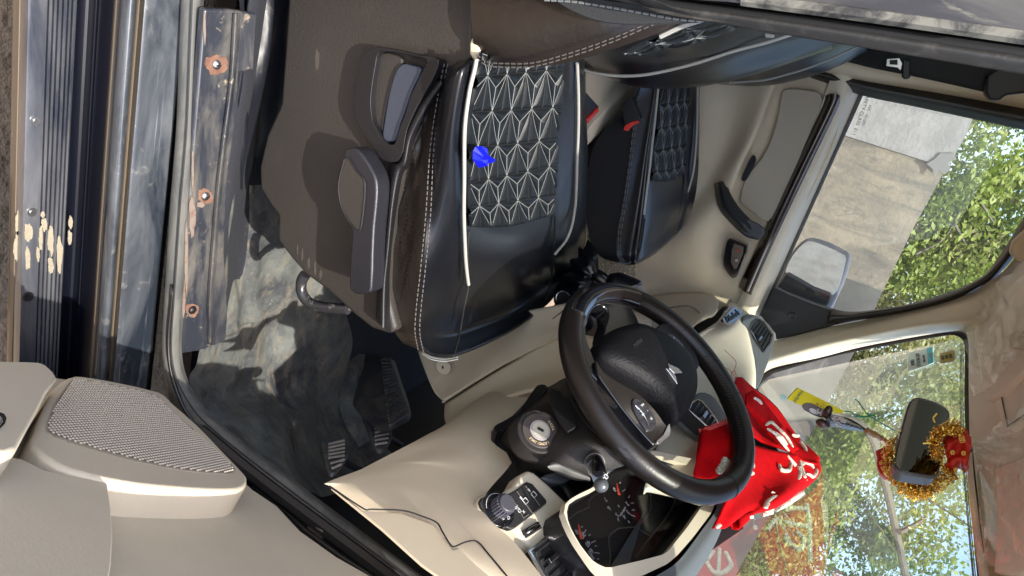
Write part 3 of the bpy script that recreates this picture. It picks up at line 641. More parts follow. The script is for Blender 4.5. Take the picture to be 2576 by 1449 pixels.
# plastic base trim
tr = plate('side_trim', [(735, -160), (722, 0), (716, 100), (704, 260), (668, 340), (650, 420), (652, 475), (680, 520), (697, 542), (696, 605), (730, 650), (767, 692), (827, 735), (892, 795), (935, 828), (980, 842), (996, 830), (985, 790), (972, 735), (970, 690), (985, 530), (1010, 440), (1040, 360), (1066, 300), (1118, 200), (1190, 150), (1192, 0), (1195, -160)], 'y', .782, .03, TRIMP, ds, .010)
HO = [(925, 128), (912, 145), (900, 190), (892, 240), (890, 285), (904, 320), (925, 350), (945, 378), (962, 402), (985, 408), (1000, 405), (1014, 380), (1022, 330), (1050, 265), (1085, 205), (1105, 150), (1060, 140), (1000, 125), (950, 118)]
HI = [(954, 130), (945, 160), (938, 200), (932, 250), (934, 285), (938, 308), (950, 330), (962, 350), (975, 362), (990, 364), (998, 350), (1006, 320), (1020, 285), (1032, 245), (1050, 205), (1062, 180), (1075, 150), (1040, 140), (1000, 132)]
plate('handle_frame', HO, 'y', .762, .018, DARKP, ds, .005, smooth=2, hole=HI)
plate('handle_recess', HI, 'y', .778, .004, DARKP, ds, 0, smooth=2)
plate('pull_strap', [(962, 350), (985, 358), (996, 350), (1006, 315), (1022, 270), (1038, 225), (1060, 175), (1040, 165), (1010, 160), (990, 190), (975, 250), (965, 310)], 'y', .767, .012, mat('bluish_plastic', (.035, .042, .06), .4, bump=(700, .4, .0006)), ds, .004, smooth=2)
plate('recess_face', [(955, 135), (944, 200), (937, 260), (942, 310), (958, 345), (966, 300), (978, 245), (994, 190), (1012, 158), (1000, 140)], 'y', .772, .006, TRIMP, ds, .002, smooth=2)
loft('trim_ridge', [pts(r, 'y', y) for r, y in (([(1098, 200), (1050, 262), (1015, 335), (1000, 400), (980, 410), (972, 500), (960, 640), (950, 720), (945, 800)], .778), ([(1106, 205), (1060, 268), (1024, 340), (1010, 405), (990, 425), (980, 510), (968, 640), (958, 720), (955, 815)], .762), ([(1116, 210), (1072, 275), (1036, 345), (1022, 410), (1005, 435), (990, 520), (978, 640), (970, 725), (968, 828)], .764), ([(1122, 215), (1080, 280), (1044, 350), (1030, 415), (1014, 440), (998, 525), (984, 640), (980, 730), (985, 838)], .785))], DARKP, ds)
LK = [(862, 392), (872, 376), (886, 371), (900, 376), (918, 398), (935, 426), (945, 450), (948, 480), (945, 525), (940, 575), (937, 640), (934, 724), (926, 738), (900, 741), (884, 734), (877, 715), (880, 640), (884, 582), (872, 560), (858, 530), (848, 480), (850, 430)]
plate('height_lever', LK, 'y', .735, .03, mat('lever_plastic', (.012, .012, .016), .42, bump=(650, .4, .0006), spec=.5), ds, .007, smooth=2)
plate('lever_face', [(866, 400), (876, 398), (895, 430), (915, 452), (918, 480), (914, 530), (908, 572), (902, 580), (890, 570), (872, 545), (856, 510), (852, 460)], 'y', .7335, .004, TRIMP, ds, .001, smooth=3)
MB().tube(cr(pts([(866, 400), (876, 398), (895, 430), (914, 452), (917, 480), (913, 530), (907, 572), (901, 580), (886, 568), (870, 545), (856, 510), (852, 460), (866, 400)], 'y', .733), 3), .0007, 5).obj('lever_groove', BLACK, ds)
MB().tube(cr(pts([(768, 690), (758, 710), (760, 738), (778, 762), (810, 772), (840, 775), (875, 778)], 'y', .80), 5), .0085, 10).obj('slide_bar', mat('worn_black_steel', (.05, .05, .055), .25, metal=.5, dust=(30, (.4, .38, .34), .6, .7, .4)), ds)
plate('recline_cap', [(1186, 92), (1180, 110), (1180, 135), (1188, 150), (1200, 155), (1205, 120), (1200, 95)], 'y', .772, .02, BEIGE, ds, .004)
for i, (cx, cy, rx, ry) in enumerate([(760, 640, 2, 16), (776, 662, 3, 14), (792, 675, 3, 16), (806, 690, 3, 12), (748, 628, 1.5, 12), (797, 150, 5, 26)]):
    plate('scuff', blob(cx, cy, rx, ry, 0, 0, 70+i), 'y', .7815, .0004, mat('pale_scuff', (.055, .046, .037), .8) if 'pale_scuff' not in MATS else MATS['pale_scuff'], tr, 0)
# backrest
B = [[(1170, -260, 'y', .78), (1182, -60, 'y', .765), (1186, 60, 'y', .762), (1193, 118, 'y', .775), (1208, 150, 'y', .80), (1260, 140, 'y', .88), (1330, 120, 'y', .98), (1420, 120, 'y', 1.10), (1455, 135, 'y', 1.2), (1470, 150, 'y', 1.25), (1490, 140, 'y', 1.30)],
     [(1250, -260, 'y', .78), (1262, -60, 'y', .765), (1270, 60, 'y', .76), (1280, 135, 'y', .77), (1292, 170, 'y', .79), (1330, 168, 'y', .86), (1380, 155, 'y', .96), (1440, 150, 'y', 1.08), (1480, 160, 'y', 1.2), (1502, 180, 'y', 1.26), (1510, 170, 'y', 1.32)],
     [(1370, -260, 'y', .78), (1385, -60, 'y', .765), (1400, 50, 'y', .76), (1415, 115, 'y', .77), (1425, 158, 'y', .79), (1450, 148, 'y', .84), (1490, 125, 'y', .94), (1530, 135, 'y', 1.06), (1560, 175, 'y', 1.18), (1575, 212, 'y', 1.26), (1575, 200, 'y', 1.32)],
     [(1500, -260, 'y', .78), (1510, -60, 'y', .765), (1530, 30, 'y', .76), (1545, 85, 'y', .77), (1558, 118, 'y', .79), (1575, 112, 'y', .83), (1605, 95, 'y', .94), (1640, 128, 'y', 1.06), (1655, 180, 'y', 1.18), (1664, 223, 'y', 1.26), (1665, 210, 'y', 1.32)],
     [(1640, -260, 'y', .80), (1650, -60, 'y', .785), (1665, 10, 'y', .78), (1685, 45, 'y', .78), (1698, 70, 'y', .80), (1712, 68, 'y', .84), (1735, 68, 'y', .95), (1765, 95, 'y', 1.06), (1785, 158, 'y', 1.18), (1790, 212, 'y', 1.26), (1790, 200, 'y', 1.32)],
     [(1800, -260, 'y', .82), (1810, -80, 'y', .80), (1820, -10, 'y', .79), (1840, 10, 'y', .80), (1850, 22, 'y', .82), (1865, 25, 'y', .86), (1885, 32, 'y', .96), (1905, 60, 'y', 1.06), (1925, 110, 'y', 1.18), (1930, 175, 'y', 1.26), (1930, 165, 'y', 1.32)],
     [(2000, -260, 'y', .84), (2010, -120, 'y', .82), (2020, -40, 'y', .82), (2035, -15, 'y', .83), (2045, -10, 'y', .85), (2050, -5, 'y', .88), (2060, 0, 'y', .97), (2075, 25, 'y', 1.06), (2090, 65, 'y', 1.18), (2095, 120, 'y', 1.26), (2095, 110, 'y', 1.32)]]
GB = np.array(gpts(B))
loft('backrest_side', GB[:, :5], LEATHB, ds, nu=8, nv=8)
loft('backrest', GB[:, 4:], LEATH, ds, nu=8, nv=8)
for k in (0, 1):
    stitches('seam_stitching', cr([pt(X, Y+k*9, 'y', .758) for X, Y in [(1200, 138), (1225, 156), (1280, 160), (1340, 158), (1405, 142), (1480, 118), (1560, 88), (1630, 58), (1700, 32)]], 8), .0009, THREADG, ds, .005, .003)
BP = [[(1560, 128, 'y', .84), (1590, 126, 'y', .95), (1600, 130, 'y', 1.03)], [(1620, 96, 'y', .84), (1640, 100, 'y', .94), (1655, 115, 'y', 1.03)], [(1700, 68, 'y', .84), (1715, 75, 'y', .95), (1735, 100, 'y', 1.03)], [(1780, 42, 'y', .85), (1800, 52, 'y', .95), (1820, 72, 'y', 1.03)], [(1870, 15, 'y', .86), (1890, 28, 'y', .95), (1910, 45, 'y', 1.03)]]
quilted('back_panel', surf_of([[pt(q[0], q[1], 'y', q[3]-.03) for q in r] for r in BP]), 2.4, 3.6, ds, dens=(70, 90), rt=.0009)
MB().tube(cr([pt(X, Y, 'y', .80) for X, Y in ((1660, 92), (1710, 68), (1763, 50), (1820, 30))], 4), .0030, 7).obj('piping', WHITE, ds)
MB().tube(cr([pt(X, Y, 'y', 1.155) for X, Y in ((1455, 166), (1480, 180), (1510, 186), (1560, 191), (1623, 188), (1698, 173), (1761, 156), (1848, 128), (1932, 106), (2010, 80))], 5), .0026, 8).obj('piping', WHITE, ds)
plate('rear_pouch', [(1330, -40), (1380, -10), (1415, 15), (1465, 40), (1520, 55), (1590, 60), (1660, 58), (1720, 55), (1763, 50), (1700, 30), (1600, 10), (1480, -8), (1400, -40)], 'y', .745, .015, mat('ribbed_cloth', (.03, .032, .034), .8, bump=(1200, .9, .001)), ds, .004, smooth=2)
stitches('seam_stitching', cr(pts([(1370, 0), (1440, 4), (1520, 16), (1600, 30), (1700, 48), (1775, 54)], 'y', .742), 8), .0012, THREAD, ds, .006, .002)

# passenger seat
ps = empty('front_seat', (.25, 1.75, .42), car, label='black quilted passenger seat beyond the handbrake')
PY = [1.44, 1.475, 1.52, 1.535, 1.67, 1.80, 1.84, 1.885]
PCX = [[(1646, 128), (1648, 130), (1652, 138), (1662, 140), (1705, 140), (1742, 140), (1757, 140), (1764, 145)],
       [(1590, 250), (1606, 240), (1645, 225), (1656, 225), (1700, 222), (1738, 218), (1752, 218), (1760, 225)],
       [(1500, 355), (1592, 335), (1632, 310), (1647, 305), (1690, 300), (1732, 295), (1752, 295), (1760, 305)],
       [(1475, 470), (1580, 430), (1618, 400), (1637, 395), (1680, 385), (1724, 375), (1748, 370), (1758, 380)],
       [(1476, 560), (1566, 520), (1605, 490), (1630, 480), (1680, 465), (1722, 445), (1742, 430), (1756, 440)],
       [(1490, 620), (1552, 590), (1592, 572), (1622, 558), (1672, 540), (1716, 512), (1734, 495), (1748, 500)],
       [(1510, 645), (1552, 640), (1582, 637), (1612, 625), (1660, 595), (1704, 560), (1722, 545), (1736, 540)],
       [(1530, 655), (1560, 662), (1582, 667), (1606, 662), (1652, 636), (1696, 598), (1712, 582), (1726, 566)],
       [(1528, 650), (1556, 652), (1578, 652), (1602, 645), (1648, 618), (1690, 582), (1706, 568), (1720, 555)]]
PC = [[(X, Y, 'y', y+(.12 if r == 8 else 0)) for (X, Y), y in zip(row, PY)] for r, row in enumerate(PCX)]
GP = np.array(gpts(PC))
loft('side_skirt', GP[:, :2], mat('black_seat_side', (.003, .003, .0035), .7, spec=.2), ps)
loft('cushion', GP[:, 1:], LEATH, ps, nu=8, nv=8)
PI = [[(X, Y, 'y', y) for (X, Y), y in zip(r, (1.535, 1.67, 1.80))] for r in ([(1662, 140), (1705, 140), (1740, 140)], [(1656, 225), (1700, 222), (1736, 218)], [(1648, 310), (1690, 302), (1729, 295)], [(1638, 390), (1682, 382), (1722, 372)], [(1633, 455), (1678, 455), (1719, 432)])]
quilted('seat_panel', surf_of(gpts(PI), True), 4.0, 5.5, ps, dens=(110, 140), lift=.004, rt=.0009)
def near(L, y, l=.006): return [p+(EYE-p)/np.linalg.norm(EYE-p)*l for p in pts(L, 'y', y)]
MB().tube(cr(near([(1659, 190), (1655, 230), (1648, 300), (1641, 360), (1635, 420), (1627, 480), (1620, 540)], 1.53), 5), .0026, 7).obj('piping', WHITE, ps)
MB().tube(cr(near([(1755, 215), (1754, 290), (1751, 360), (1746, 420), (1736, 465), (1724, 495)], 1.835), 5), .0026, 7).obj('piping', WHITE, ps)
MB().tube(cr(near([(1622, 550), (1612, 620), (1600, 655)], 1.53), 4), .0018, 6).obj('seam', BLACK, ps)
MB().tube(cr(near([(1724, 380), (1722, 445), (1712, 520), (1694, 575)], 1.80), 4), .0018, 6).obj('seam', BLACK, ps)
for k in (0, 6): stitches('seam_stitching', cr(near([(1604+k, 240), (1592+k, 330), (1580+k, 430), (1567+k, 520), (1556+k, 590), (1556+k, 640), (1565+k, 658)], 1.472), 8), .0011, THREADG, ps, .01, .005)
PB = [[(1600, 190, 'y', 1.40), (1620, 200, 'y', 1.42), (1650, 205, 'y', 1.5), (1700, 200, 'y', 1.6), (1760, 205, 'y', 1.75), (1830, 214, 'y', 1.9), (1840, 200, 'y', 1.95)],
      [(1700, 185, 'y', 1.40), (1715, 198, 'y', 1.42), (1760, 190, 'y', 1.5), (1800, 175, 'y', 1.6), (1850, 190, 'y', 1.75), (1900, 217, 'y', 1.9), (1905, 200, 'y', 1.95)],
      [(1790, 160, 'y', 1.40), (1800, 170, 'y', 1.42), (1850, 155, 'y', 1.5), (1890, 150, 'y', 1.6), (1935, 170, 'y', 1.75), (1975, 208, 'y', 1.9), (1980, 190, 'y', 1.95)],
      [(1900, 120, 'y', 1.41), (1915, 128, 'y', 1.42), (1960, 110, 'y', 1.5), (2000, 110, 'y', 1.6), (2045, 135, 'y', 1.75), (2080, 178, 'y', 1.9), (2085, 160, 'y', 1.95)],
      [(2010, 80, 'y', 1.42), (2025, 85, 'y', 1.43), (2080, 70, 'y', 1.5), (2120, 75, 'y', 1.6), (2160, 92, 'y', 1.75), (2185, 128, 'y', 1.9), (2190, 110, 'y', 1.95)]]
GQ = np.array(gpts(PB)); loft('backrest', GQ, LEATH, ps, nu=8, nv=8)
PQ = [[(1880, 145, 'y', 1.50), (1905, 158, 'y', 1.60)], [(1960, 112, 'y', 1.50), (1990, 122, 'y', 1.60)], [(2050, 85, 'y', 1.50), (2080, 95, 'y', 1.60)]]
quilted('back_panel', surf_of([[pt(q[0], q[1], 'y', q[3]-.03) for q in r] for r in PQ]), 1.6, 2.2, ps, dens=(50, 70))
MB().tube(cr([pt(X, Y, 'y', 1.77) for X, Y in ((1835, 208), (1880, 205), (1930, 200), (1980, 187), (2030, 172), (2090, 148), (2150, 120), (2200, 95))], 5), .0024, 8).obj('piping', WHITE, ps)
plate('headrest_clip', [(1922, 82), (1948, 86), (1946, 94), (1924, 94)], 'y', 1.10, .01, WHITE, ds, .002)
# buckles, handbrake console
cc = empty('centre_console', (.3, 1.42, .5), car)
plate('console_lid', [(1470, 178), (1620, 215), (1590, 225), (1545, 260), (1510, 300), (1470, 330)], Z, .74, .02, BEIGE2, cc, .004)
plate('console_box', [(1545, 262), (1572, 205), (1640, 215), (1475, 370), (1473, 330)], Z, .73, .03, BEIGE, cc, .004)
plate('console_rail', [(1474, 372), (1474, 335), (1498, 305), (1560, 245), (1590, 215), (1608, 218), (1560, 275), (1520, 320)], Z, .765, .03, BEIGE2, cc, .004)
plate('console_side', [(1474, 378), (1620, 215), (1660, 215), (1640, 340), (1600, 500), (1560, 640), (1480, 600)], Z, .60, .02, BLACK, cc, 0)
for (L_, rl, pk, yy) in (([(1465, 228), (1472, 228), (1508, 268), (1500, 285), (1475, 315), (1465, 315)], [(1473, 306), (1505, 272), (1508, 278), (1480, 310)], Z, .79), ([(1563, 262), (1588, 240), (1613, 300), (1600, 305), (1580, 325), (1572, 325)], [(1568, 327), (1572, 316), (1588, 307), (1604, 303), (1608, 308), (1590, 316), (1578, 330)], 'y', 1.425)):
    bk = plate('seat_buckle', L_, pk, yy, .02, DARKP, car, .003); plate('release_button', rl, pk, yy+(.004 if pk == Z else -.004), .006, REDP, bk, .001)
# perforated tunnel grille and gear lever
plate('speaker_mesh', [(1478, 590), (1530, 640), (1560, 662), (1600, 665), (1598, 735), (1520, 730), (1470, 700)], 'y', 1.75, .01, mat('perforated_beige', (.42, .37, .28), .6, bump=(170, 1, .006, 'vor')), cc, 0)
gl = empty('gear_lever', tuple(pt(1490, 690, 'y', 1.40)), car)
loft('boot', [[pt(X, Y, 'y', 1.36+dy) for X, Y, dy in r] for r in ([(1400, 740, 0), (1425, 690, .0), (1450, 640, .02), (1478, 608, .06)], [(1440, 745, -.03), (1458, 705, -.03), (1475, 665, -.02), (1495, 640, .04)], [(1478, 722, -.01), (1484, 705, -.02), (1490, 690, -.02), (1497, 680, .02)])], LEATH, gl, nu=8, nv=8, disp=lambda D: D+normals(D)*(.008*np.sin(np.mgrid[0:D.shape[0], 0:D.shape[1]][1]*1.1))[..., None])
MB().tube(cr(pts([(1478, 712), (1495, 695), (1510, 700), (1530, 715), (1560, 722)], 'y', 1.385), 5), [.02]*3+[.024]+[.016]*3+[.013]*2+[.012, .02, .016, .013, .012, .016, .02]+[.02]*5 if 0 else .016, 14).obj('shaft', PIANO, gl)
MB().tube(cr(pts([(1530, 708), (1560, 718), (1590, 730), (1602, 738)], 'y', 1.385), 5), np.interp(np.linspace(0, 1, 16), [0, .2, .8, 1], [.018, .026, .026, .014]), 14).obj('knob', LEATH, gl)
MB().disc(pt(1600, 735, 'y', 1.36), ray(1, 1)*0+np.array([0, -1, .4]), .018, .006).obj('knob_cap', CHROME, gl)

# ------------------------------------------------------------------ steering wheel
sw = empty('steering_wheel', tuple(pt(1660.6, 967.3, 'd', 1.091)), car)
SWC = pt(1660.6, 967.3, 'd', 1.091); ty, yw = .462, -.129
SWN = np.array([-math.cos(ty)*math.cos(yw), math.cos(ty)*math.sin(yw), math.sin(ty)])
WP = Pl(SWC, SWN)
wa = np.cross(SWN, [0, 1, 0]); wa /= np.linalg.norm(wa); wb = np.cross(SWN, wa)
def wang(X, Y): p = WP.at(X, Y)-SWC; return math.atan2(p@wb, p@wa)
RR = .1745; t = np.linspace(0, 2*math.pi, 97)
rimP = np.array([SWC+RR*(math.cos(a)*wa+math.sin(a)*wb) for a in t])
def rim(a0, a1, r, off=0, rr=RR, k=60, nseg=14, fl=1.0):
    if a1 < a0: a1 += 2*math.pi
    P = np.array([SWC+rr*(math.cos(a)*wa+math.sin(a)*wb)+SWN*off for a in np.linspace(a0, a1, k)]); return P
mb = MB(); P = rim(0, 2*math.pi, 0, k=121); mb.tube(P, .0178, 18, up=SWN, cap=False)
mb.obj('rim', mat('wheel_leather', (.008, .0062, .0055), .36, bump=(300, .35, .0008), spec=.38), sw)
aA, aB = wang(1437, 800), wang(1590, 745)
lo, hi = sorted((aA, aB)); lo, hi = (lo, hi) if hi-lo < math.pi else (hi, lo+2*math.pi)
P = rim(lo, hi, 0, off=.002, rr=RR-.003, k=40); rad = .0190*np.ones(40); MB().tube(P, rad, 16, up=SWN).obj('gloss_inlay', PIANO, sw)
for X, Y in ((1845, 1003), (1838, 1240)):
    a = wang(X, Y); c = SWC+RR*(math.cos(a)*wa+math.sin(a)*wb); rr_ = math.cos(a)*wa+math.sin(a)*wb
    MB().tube([c+.0181*(math.cos(q)*rr_+math.sin(q)*SWN) for q in np.linspace(0, 2*math.pi, 25)], .0006, 5, cap=False).obj('rim_seam', BLACK, sw)
# cross stitching along the inner edge
mb = MB()
def xs(a0, a1, nn):
    if a1 < a0: a0, a1 = a1, a0
    if a1-a0 > math.pi: a0, a1 = a1, a0+2*math.pi
    for a in np.linspace(a0, a1, nn):
        e = math.cos(a)*wa+math.sin(a)*wb; tt = -math.sin(a)*wa+math.cos(a)*wb; q = 2.35
        c = SWC+RR*e+.0180*(math.cos(q)*e+math.sin(q)*SWN); c2 = SWC+RR*e+.0182*(math.cos(q+.35)*e+math.sin(q+.35)*SWN)
        mb.tube([c-tt*.002, c2+tt*.0012], .0009, 4)
BT = mat('black_thread', (.018, .016, .016), .5)
mb = MB(); xs(wang(1600, 770), wang(1700, 860), 22); mb.obj('cross_stitching', BT, sw)
mb = MB(); xs(wang(1740, 920), wang(1850, 1180), 40); mb.obj('cross_stitching', BT, sw)

def wpl(name, L, off, th, m, bevel=.003, sm=3, par=None, seg=3): return plate(name, L, WP, off, th, m, par or sw, bevel, sm, seg=seg)
hub = [(1496, 880), (1505, 862), (1523, 842), (1563, 826), (1603, 824), (1663, 852), (1713, 892), (1737, 930), (1743, 984), (1730, 1024), (1708, 1056), (1690, 1072), (1672, 1052), (1648, 1018), (1610, 980), (1560, 950), (1520, 925), (1500, 902)]
# domed airbag cover
hc = np.array([WP.at(X, Y) for X, Y in hub]); hc = cr(hc, 3, True); cen = hc.mean(0)
rows = []
for s_, o_ in ((1.0, -.02), (1.0, .004), (.97, .013), (.9, .020), (.75, .027), (.5, .031), (.25, .033), (.02, .0335)):
    rows.append(cen+(hc-cen)*s_+SWN*o_)
rows = np.array(rows); rows = np.concatenate([rows, rows[:, :1]], 1)
loft('airbag_cover', rows, mat('airbag_plastic', (.005, .0048, .006), .55, bump=(260, 1, .0012), spec=.2), sw, nu=1, nv=3)
wpl('gloss_bezel', [(1500, 905), (1520, 935), (1560, 962), (1610, 992), (1648, 1030), (1672, 1064), (1684, 1078), (1680, 1096), (1660, 1114), (1648, 1120), (1630, 1104), (1600, 1070), (1560, 1020), (1520, 965), (1502, 935)], .010, .035, PIANO, .005)
wpl('hub_back', [(1505, 880), (1560, 840), (1700, 890), (1720, 1000), (1690, 1080), (1640, 1110), (1570, 1040), (1510, 950)], -.01, .05, DARKP, .005)
wpl('chrome_strip', [(1652, 1108), (1668, 1094), (1682, 1066), (1687, 1074), (1686, 1094), (1672, 1108), (1658, 1117)], .0125, .004, CHROME, .001)
# right spoke with buttons
wpl('spoke', [(1560, 1000), (1590, 1030), (1660, 1110), (1640, 1125), (1612, 1130), (1570, 1100), (1535, 1050), (1530, 1010)], -.006, .02, DARKP, .004)
def buttons(L, cells, off=.013):
    e = wpl('button_panel', L, off, .02, mat('button_plastic', (.03, .03, .036), .25) if 'button_plastic' not in MATS else MATS['button_plastic'], .003, 2); return e
bp1 = buttons([(1592, 1004), (1602, 1000), (1620, 1012), (1645, 1040), (1652, 1062), (1648, 1078), (1632, 1084), (1625, 1078), (1608, 1052), (1594, 1025)], 0)
MB().tube(cr([WP.at(X, Y, .0148) for X, Y in ((1598, 1020), (1612, 1034), (1624, 1052), (1633, 1072))], 4), .0009, 6).obj('chrome_divider', CHROME, bp1)
mb = MB()
for a_, b_ in (((1608, 1012), (1600, 1030)), ((1636, 1038), (1626, 1052)), ((1622, 1056), (1612, 1062)), ((1650, 1064), (1634, 1072))): mb.tube([WP.at(*a_, .0143), WP.at(*b_, .0143)], .0004, 4)
mb.obj('button_gap', BLACK, bp1)
R_ = -wb; U_ = wa if wa[2] > 0 else -wa
Rw = np.array([0, 1, 0])-np.dot([0, 1, 0], SWN)*SWN; Rw = -Rw    # driver's right is -y
for X, Y, s_, z_ in ((1616, 1018, 'VOL', .0035), (1603, 1026, '<', .005), (1611, 1033, '+', .007), (1617, 1042, 'OK', .0035), (1630, 1034, '-', .006), (1638, 1052, 'M', .0045)):
    text('legend', s_, WP.at(X, Y, .0152), Rw, U_, z_*1.25, MATW, bp1)
# left spoke with buttons
wpl('spoke', [(1645, 838), (1655, 822), (1668, 812), (1690, 818), (1718, 842), (1745, 880), (1760, 915), (1748, 935), (1738, 925), (1712, 888), (1680, 862)], .004, .024, DARKP, .006)
bp2 = buttons([(1670, 846), (1678, 838), (1692, 840), (1712, 856), (1722, 872), (1722, 892), (1716, 898), (1704, 886), (1688, 864)], 0, .0115)
MB().tube(cr([WP.at(X, Y, .0135) for X, Y in ((1682, 848), (1698, 862), (1712, 882))], 4), .0009, 6).obj('chrome_divider', CHROME, bp2)
for X, Y, s_, z_ in ((1695, 849, '>', .006), (1684, 856, 'o', .005), (1704, 880, '-', .005), (1712, 868, '+', .005)): text('legend', s_, WP.at(X, Y, .0137), Rw, U_, z_*1.25, MATW, bp2)
# lower spoke in gloss black with its opening
wpl('gloss_spoke', [(1462, 752), (1500, 722), (1552, 716), (1580, 738), (1592, 778), (1612, 822), (1580, 826), (1536, 842), (1520, 850), (1522, 822), (1530, 800), (1528, 778), (1510, 768), (1490, 775), (1478, 800), (1474, 840), (1488, 885), (1500, 915), (1512, 960), (1492, 945), (1468, 905), (1452, 850), (1446, 795)], .004, .03, PIANO, .006, 2)
MB().tube(cr([WP.at(X, Y, -.02) for X, Y in ((1498, 780), (1515, 790), (1530, 840), (1540, 880))], 4), [.006]*13 if 0 else .006, 8).obj('spoke_rear', DARKP, sw)
# badge on the hub: two bright slanted wings
b0 = [(1676, 922), (1700, 938), (1709, 968), (1692, 940)]; 
for L_ in ([(1675, 924), (1697, 941), (1701, 948), (1705, 966)], [(1680, 913), (1706, 925), (1718, 938), (1697, 939), (1684, 926)]):
    plate('maker_badge', L_, WP, .036, .005, CHROME, sw, .0012)
text('airbag_text', 'AIRBAG', WP.at(1605, 862, .031), Rw, U_, .009, mat('dark_legend', (.02, .02, .02), .5), sw)

# ------------------------------------------------------------------ column shroud, ignition, stalk
SHC = [[(1355, 975, 'x', .62), (1400, 960, 'x', .60), (1440, 945, 'x', .56), (1480, 960, 'x', .53), (1500, 985, 'x', .51)],
       [(1290, 1045, 'x', .62), (1345, 1020, 'x', .58), (1400, 990, 'x', .545), (1460, 985, 'x', .52), (1520, 1030, 'x', .50)],
       [(1235, 1090, 'x', .63), (1300, 1060, 'x', .575), (1370, 1020, 'x', .54), (1450, 1020, 'x', .515), (1560, 1105, 'x', .50)],
       [(1240, 1110, 'x', .63), (1300, 1100, 'x', .575), (1370, 1080, 'x', .54), (1460, 1085, 'x', .51), (1590, 1150, 'x', .50)],
       [(1275, 1135, 'x', .63), (1310, 1140, 'x', .58), (1380, 1135, 'x', .545), (1450, 1130, 'x', .52), (1600, 1162, 'x', .515)],
       [(1305, 1185, 'x', .64), (1335, 1175, 'x', .60), (1390, 1178, 'x', .565), (1430, 1190, 'x', .56), (1480, 1200, 'x', .56)],
       [(1330, 1200, 'x', .68), (1350, 1205, 'x', .66), (1400, 1205, 'x', .64), (1440, 1210, 'x', .63), (1480, 1212, 'x', .62)]]
sh = empty('column_shroud', tuple(pt(1380, 1080, 'x', .56)), car)
loft('shell', gpts(SHC), SHROUD, sh, nu=8, nv=8)
loft('collar', gpts([[(1452, 930, 'x', .535), (1500, 960, 'x', .50), (1520, 1000, 'x', .49)], [(1435, 960, 'x', .525), (1495, 1020, 'x', .49), (1530, 1060, 'x', .485)], [(1450, 1010, 'x', .51), (1520, 1090, 'x', .485), (1570, 1120, 'x', .48)], [(1500, 1070, 'x', .51), (1560, 1140, 'x', .49), (1598, 1160, 'x', .485)]]), mat('collar_plastic', (.05, .05, .058), .5, bump=(900, .5, .0007)), sh)
IG = pt(1357, 1084, 'x', .530); ign_n = np.array([-.80, -.35, .30]); ign_n /= np.linalg.norm(ign_n); IP = Pl(IG, ign_n)
ig = empty('ignition_lock', tuple(IG), car)
MB().disc(IG-ign_n*.03, ign_n, .0375, .030, 40, .033).obj('lock_surround', SHROUD, ig, bevel=.002)
MB().disc(IG-ign_n*.01, ign_n, .0265, .012, 40).obj('lock_ring', mat('brown_grey_plastic', (.05, .042, .036), .5), ig, bevel=.001)
MB().disc(IG, ign_n, .0155, .0035, 36).obj('lock_rim', mat('pale_ring', (.30, .27, .27), .4), ig, bevel=.0006)
MB().disc(IG+ign_n*.003, ign_n, .0122, .0012, 36).obj('lock_face', mat('satin_nickel', (.50, .46, .37), .4, metal=.3), ig)
iu = np.array([0, 0, 1.])-ign_n*ign_n[2]; iu /= np.linalg.norm(iu); ir = np.cross(iu, ign_n)
sd = ir*.95+iu*.2; sd /= np.linalg.norm(sd)
MB().box(IG+ign_n*.0048, (sd, np.cross(ign_n, sd), ign_n), (.0020, .0048, .0004)).obj('key_slot', BLACK, ig, False)
def arctext(word, a0, a1, R, sz, par):
    for i, ch in enumerate(word):
        if ch == ' ': continue
        a = a0+(a1-a0)*i/(len(word)-1); e = math.cos(a)*ir+math.sin(a)*iu
        text('legend', ch, IG+ign_n*.0024+e*R, np.cross(e, ign_n)*1.0, e, sz, MATW, par)
arctext('START IGN OFF', -.2, -2.25+.9, .0205, .0058, ig) if 0 else None
def angof(X, Y): p = IP.at(X, Y)-IG; return math.atan2(p@iu, p@ir)
for word, (X0, Y0), (X1, Y1) in (('START', (1332, 1104), (1345, 1117)), ('IGN', (1351, 1121), (1362, 1120)), ('OFF', (1367, 1117), (1376, 1111)), ('LOCK', (1389, 1083), (1378, 1065))):
    a0, a1 = angof(X0, Y0), angof(X1, Y1)
    if a1-a0 > math.pi: a1 -= 2*math.pi
    if a0-a1 > math.pi: a1 += 2*math.pi
    for i, ch in enumerate(word):
        a = a0+(a1-a0)*i/(len(word)-1); e = math.cos(a)*ir+math.sin(a)*iu; up = e if word == 'LOCK' else -e
        text('legend', ch, IG+ign_n*.0024+e*.0208, np.cross(up, ign_n), up, .0052, GOLDT, ig)
plate('slot_recess', [(1386, 976), (1410, 985), (1440, 1035), (1452, 1065), (1446, 1075), (1430, 1084), (1412, 1064), (1395, 1035), (1383, 1005), (1380, 988)], 'x', .505, .004, BLACK, sh, .001)
# rim edge of recess
MB().tube(cr(pts([(1424, 960), (1432, 990), (1450, 1030), (1480, 1070), (1500, 1090)], 'x', .497), 4), .0014, 5).obj('shroud_seam', BLACK, sh)
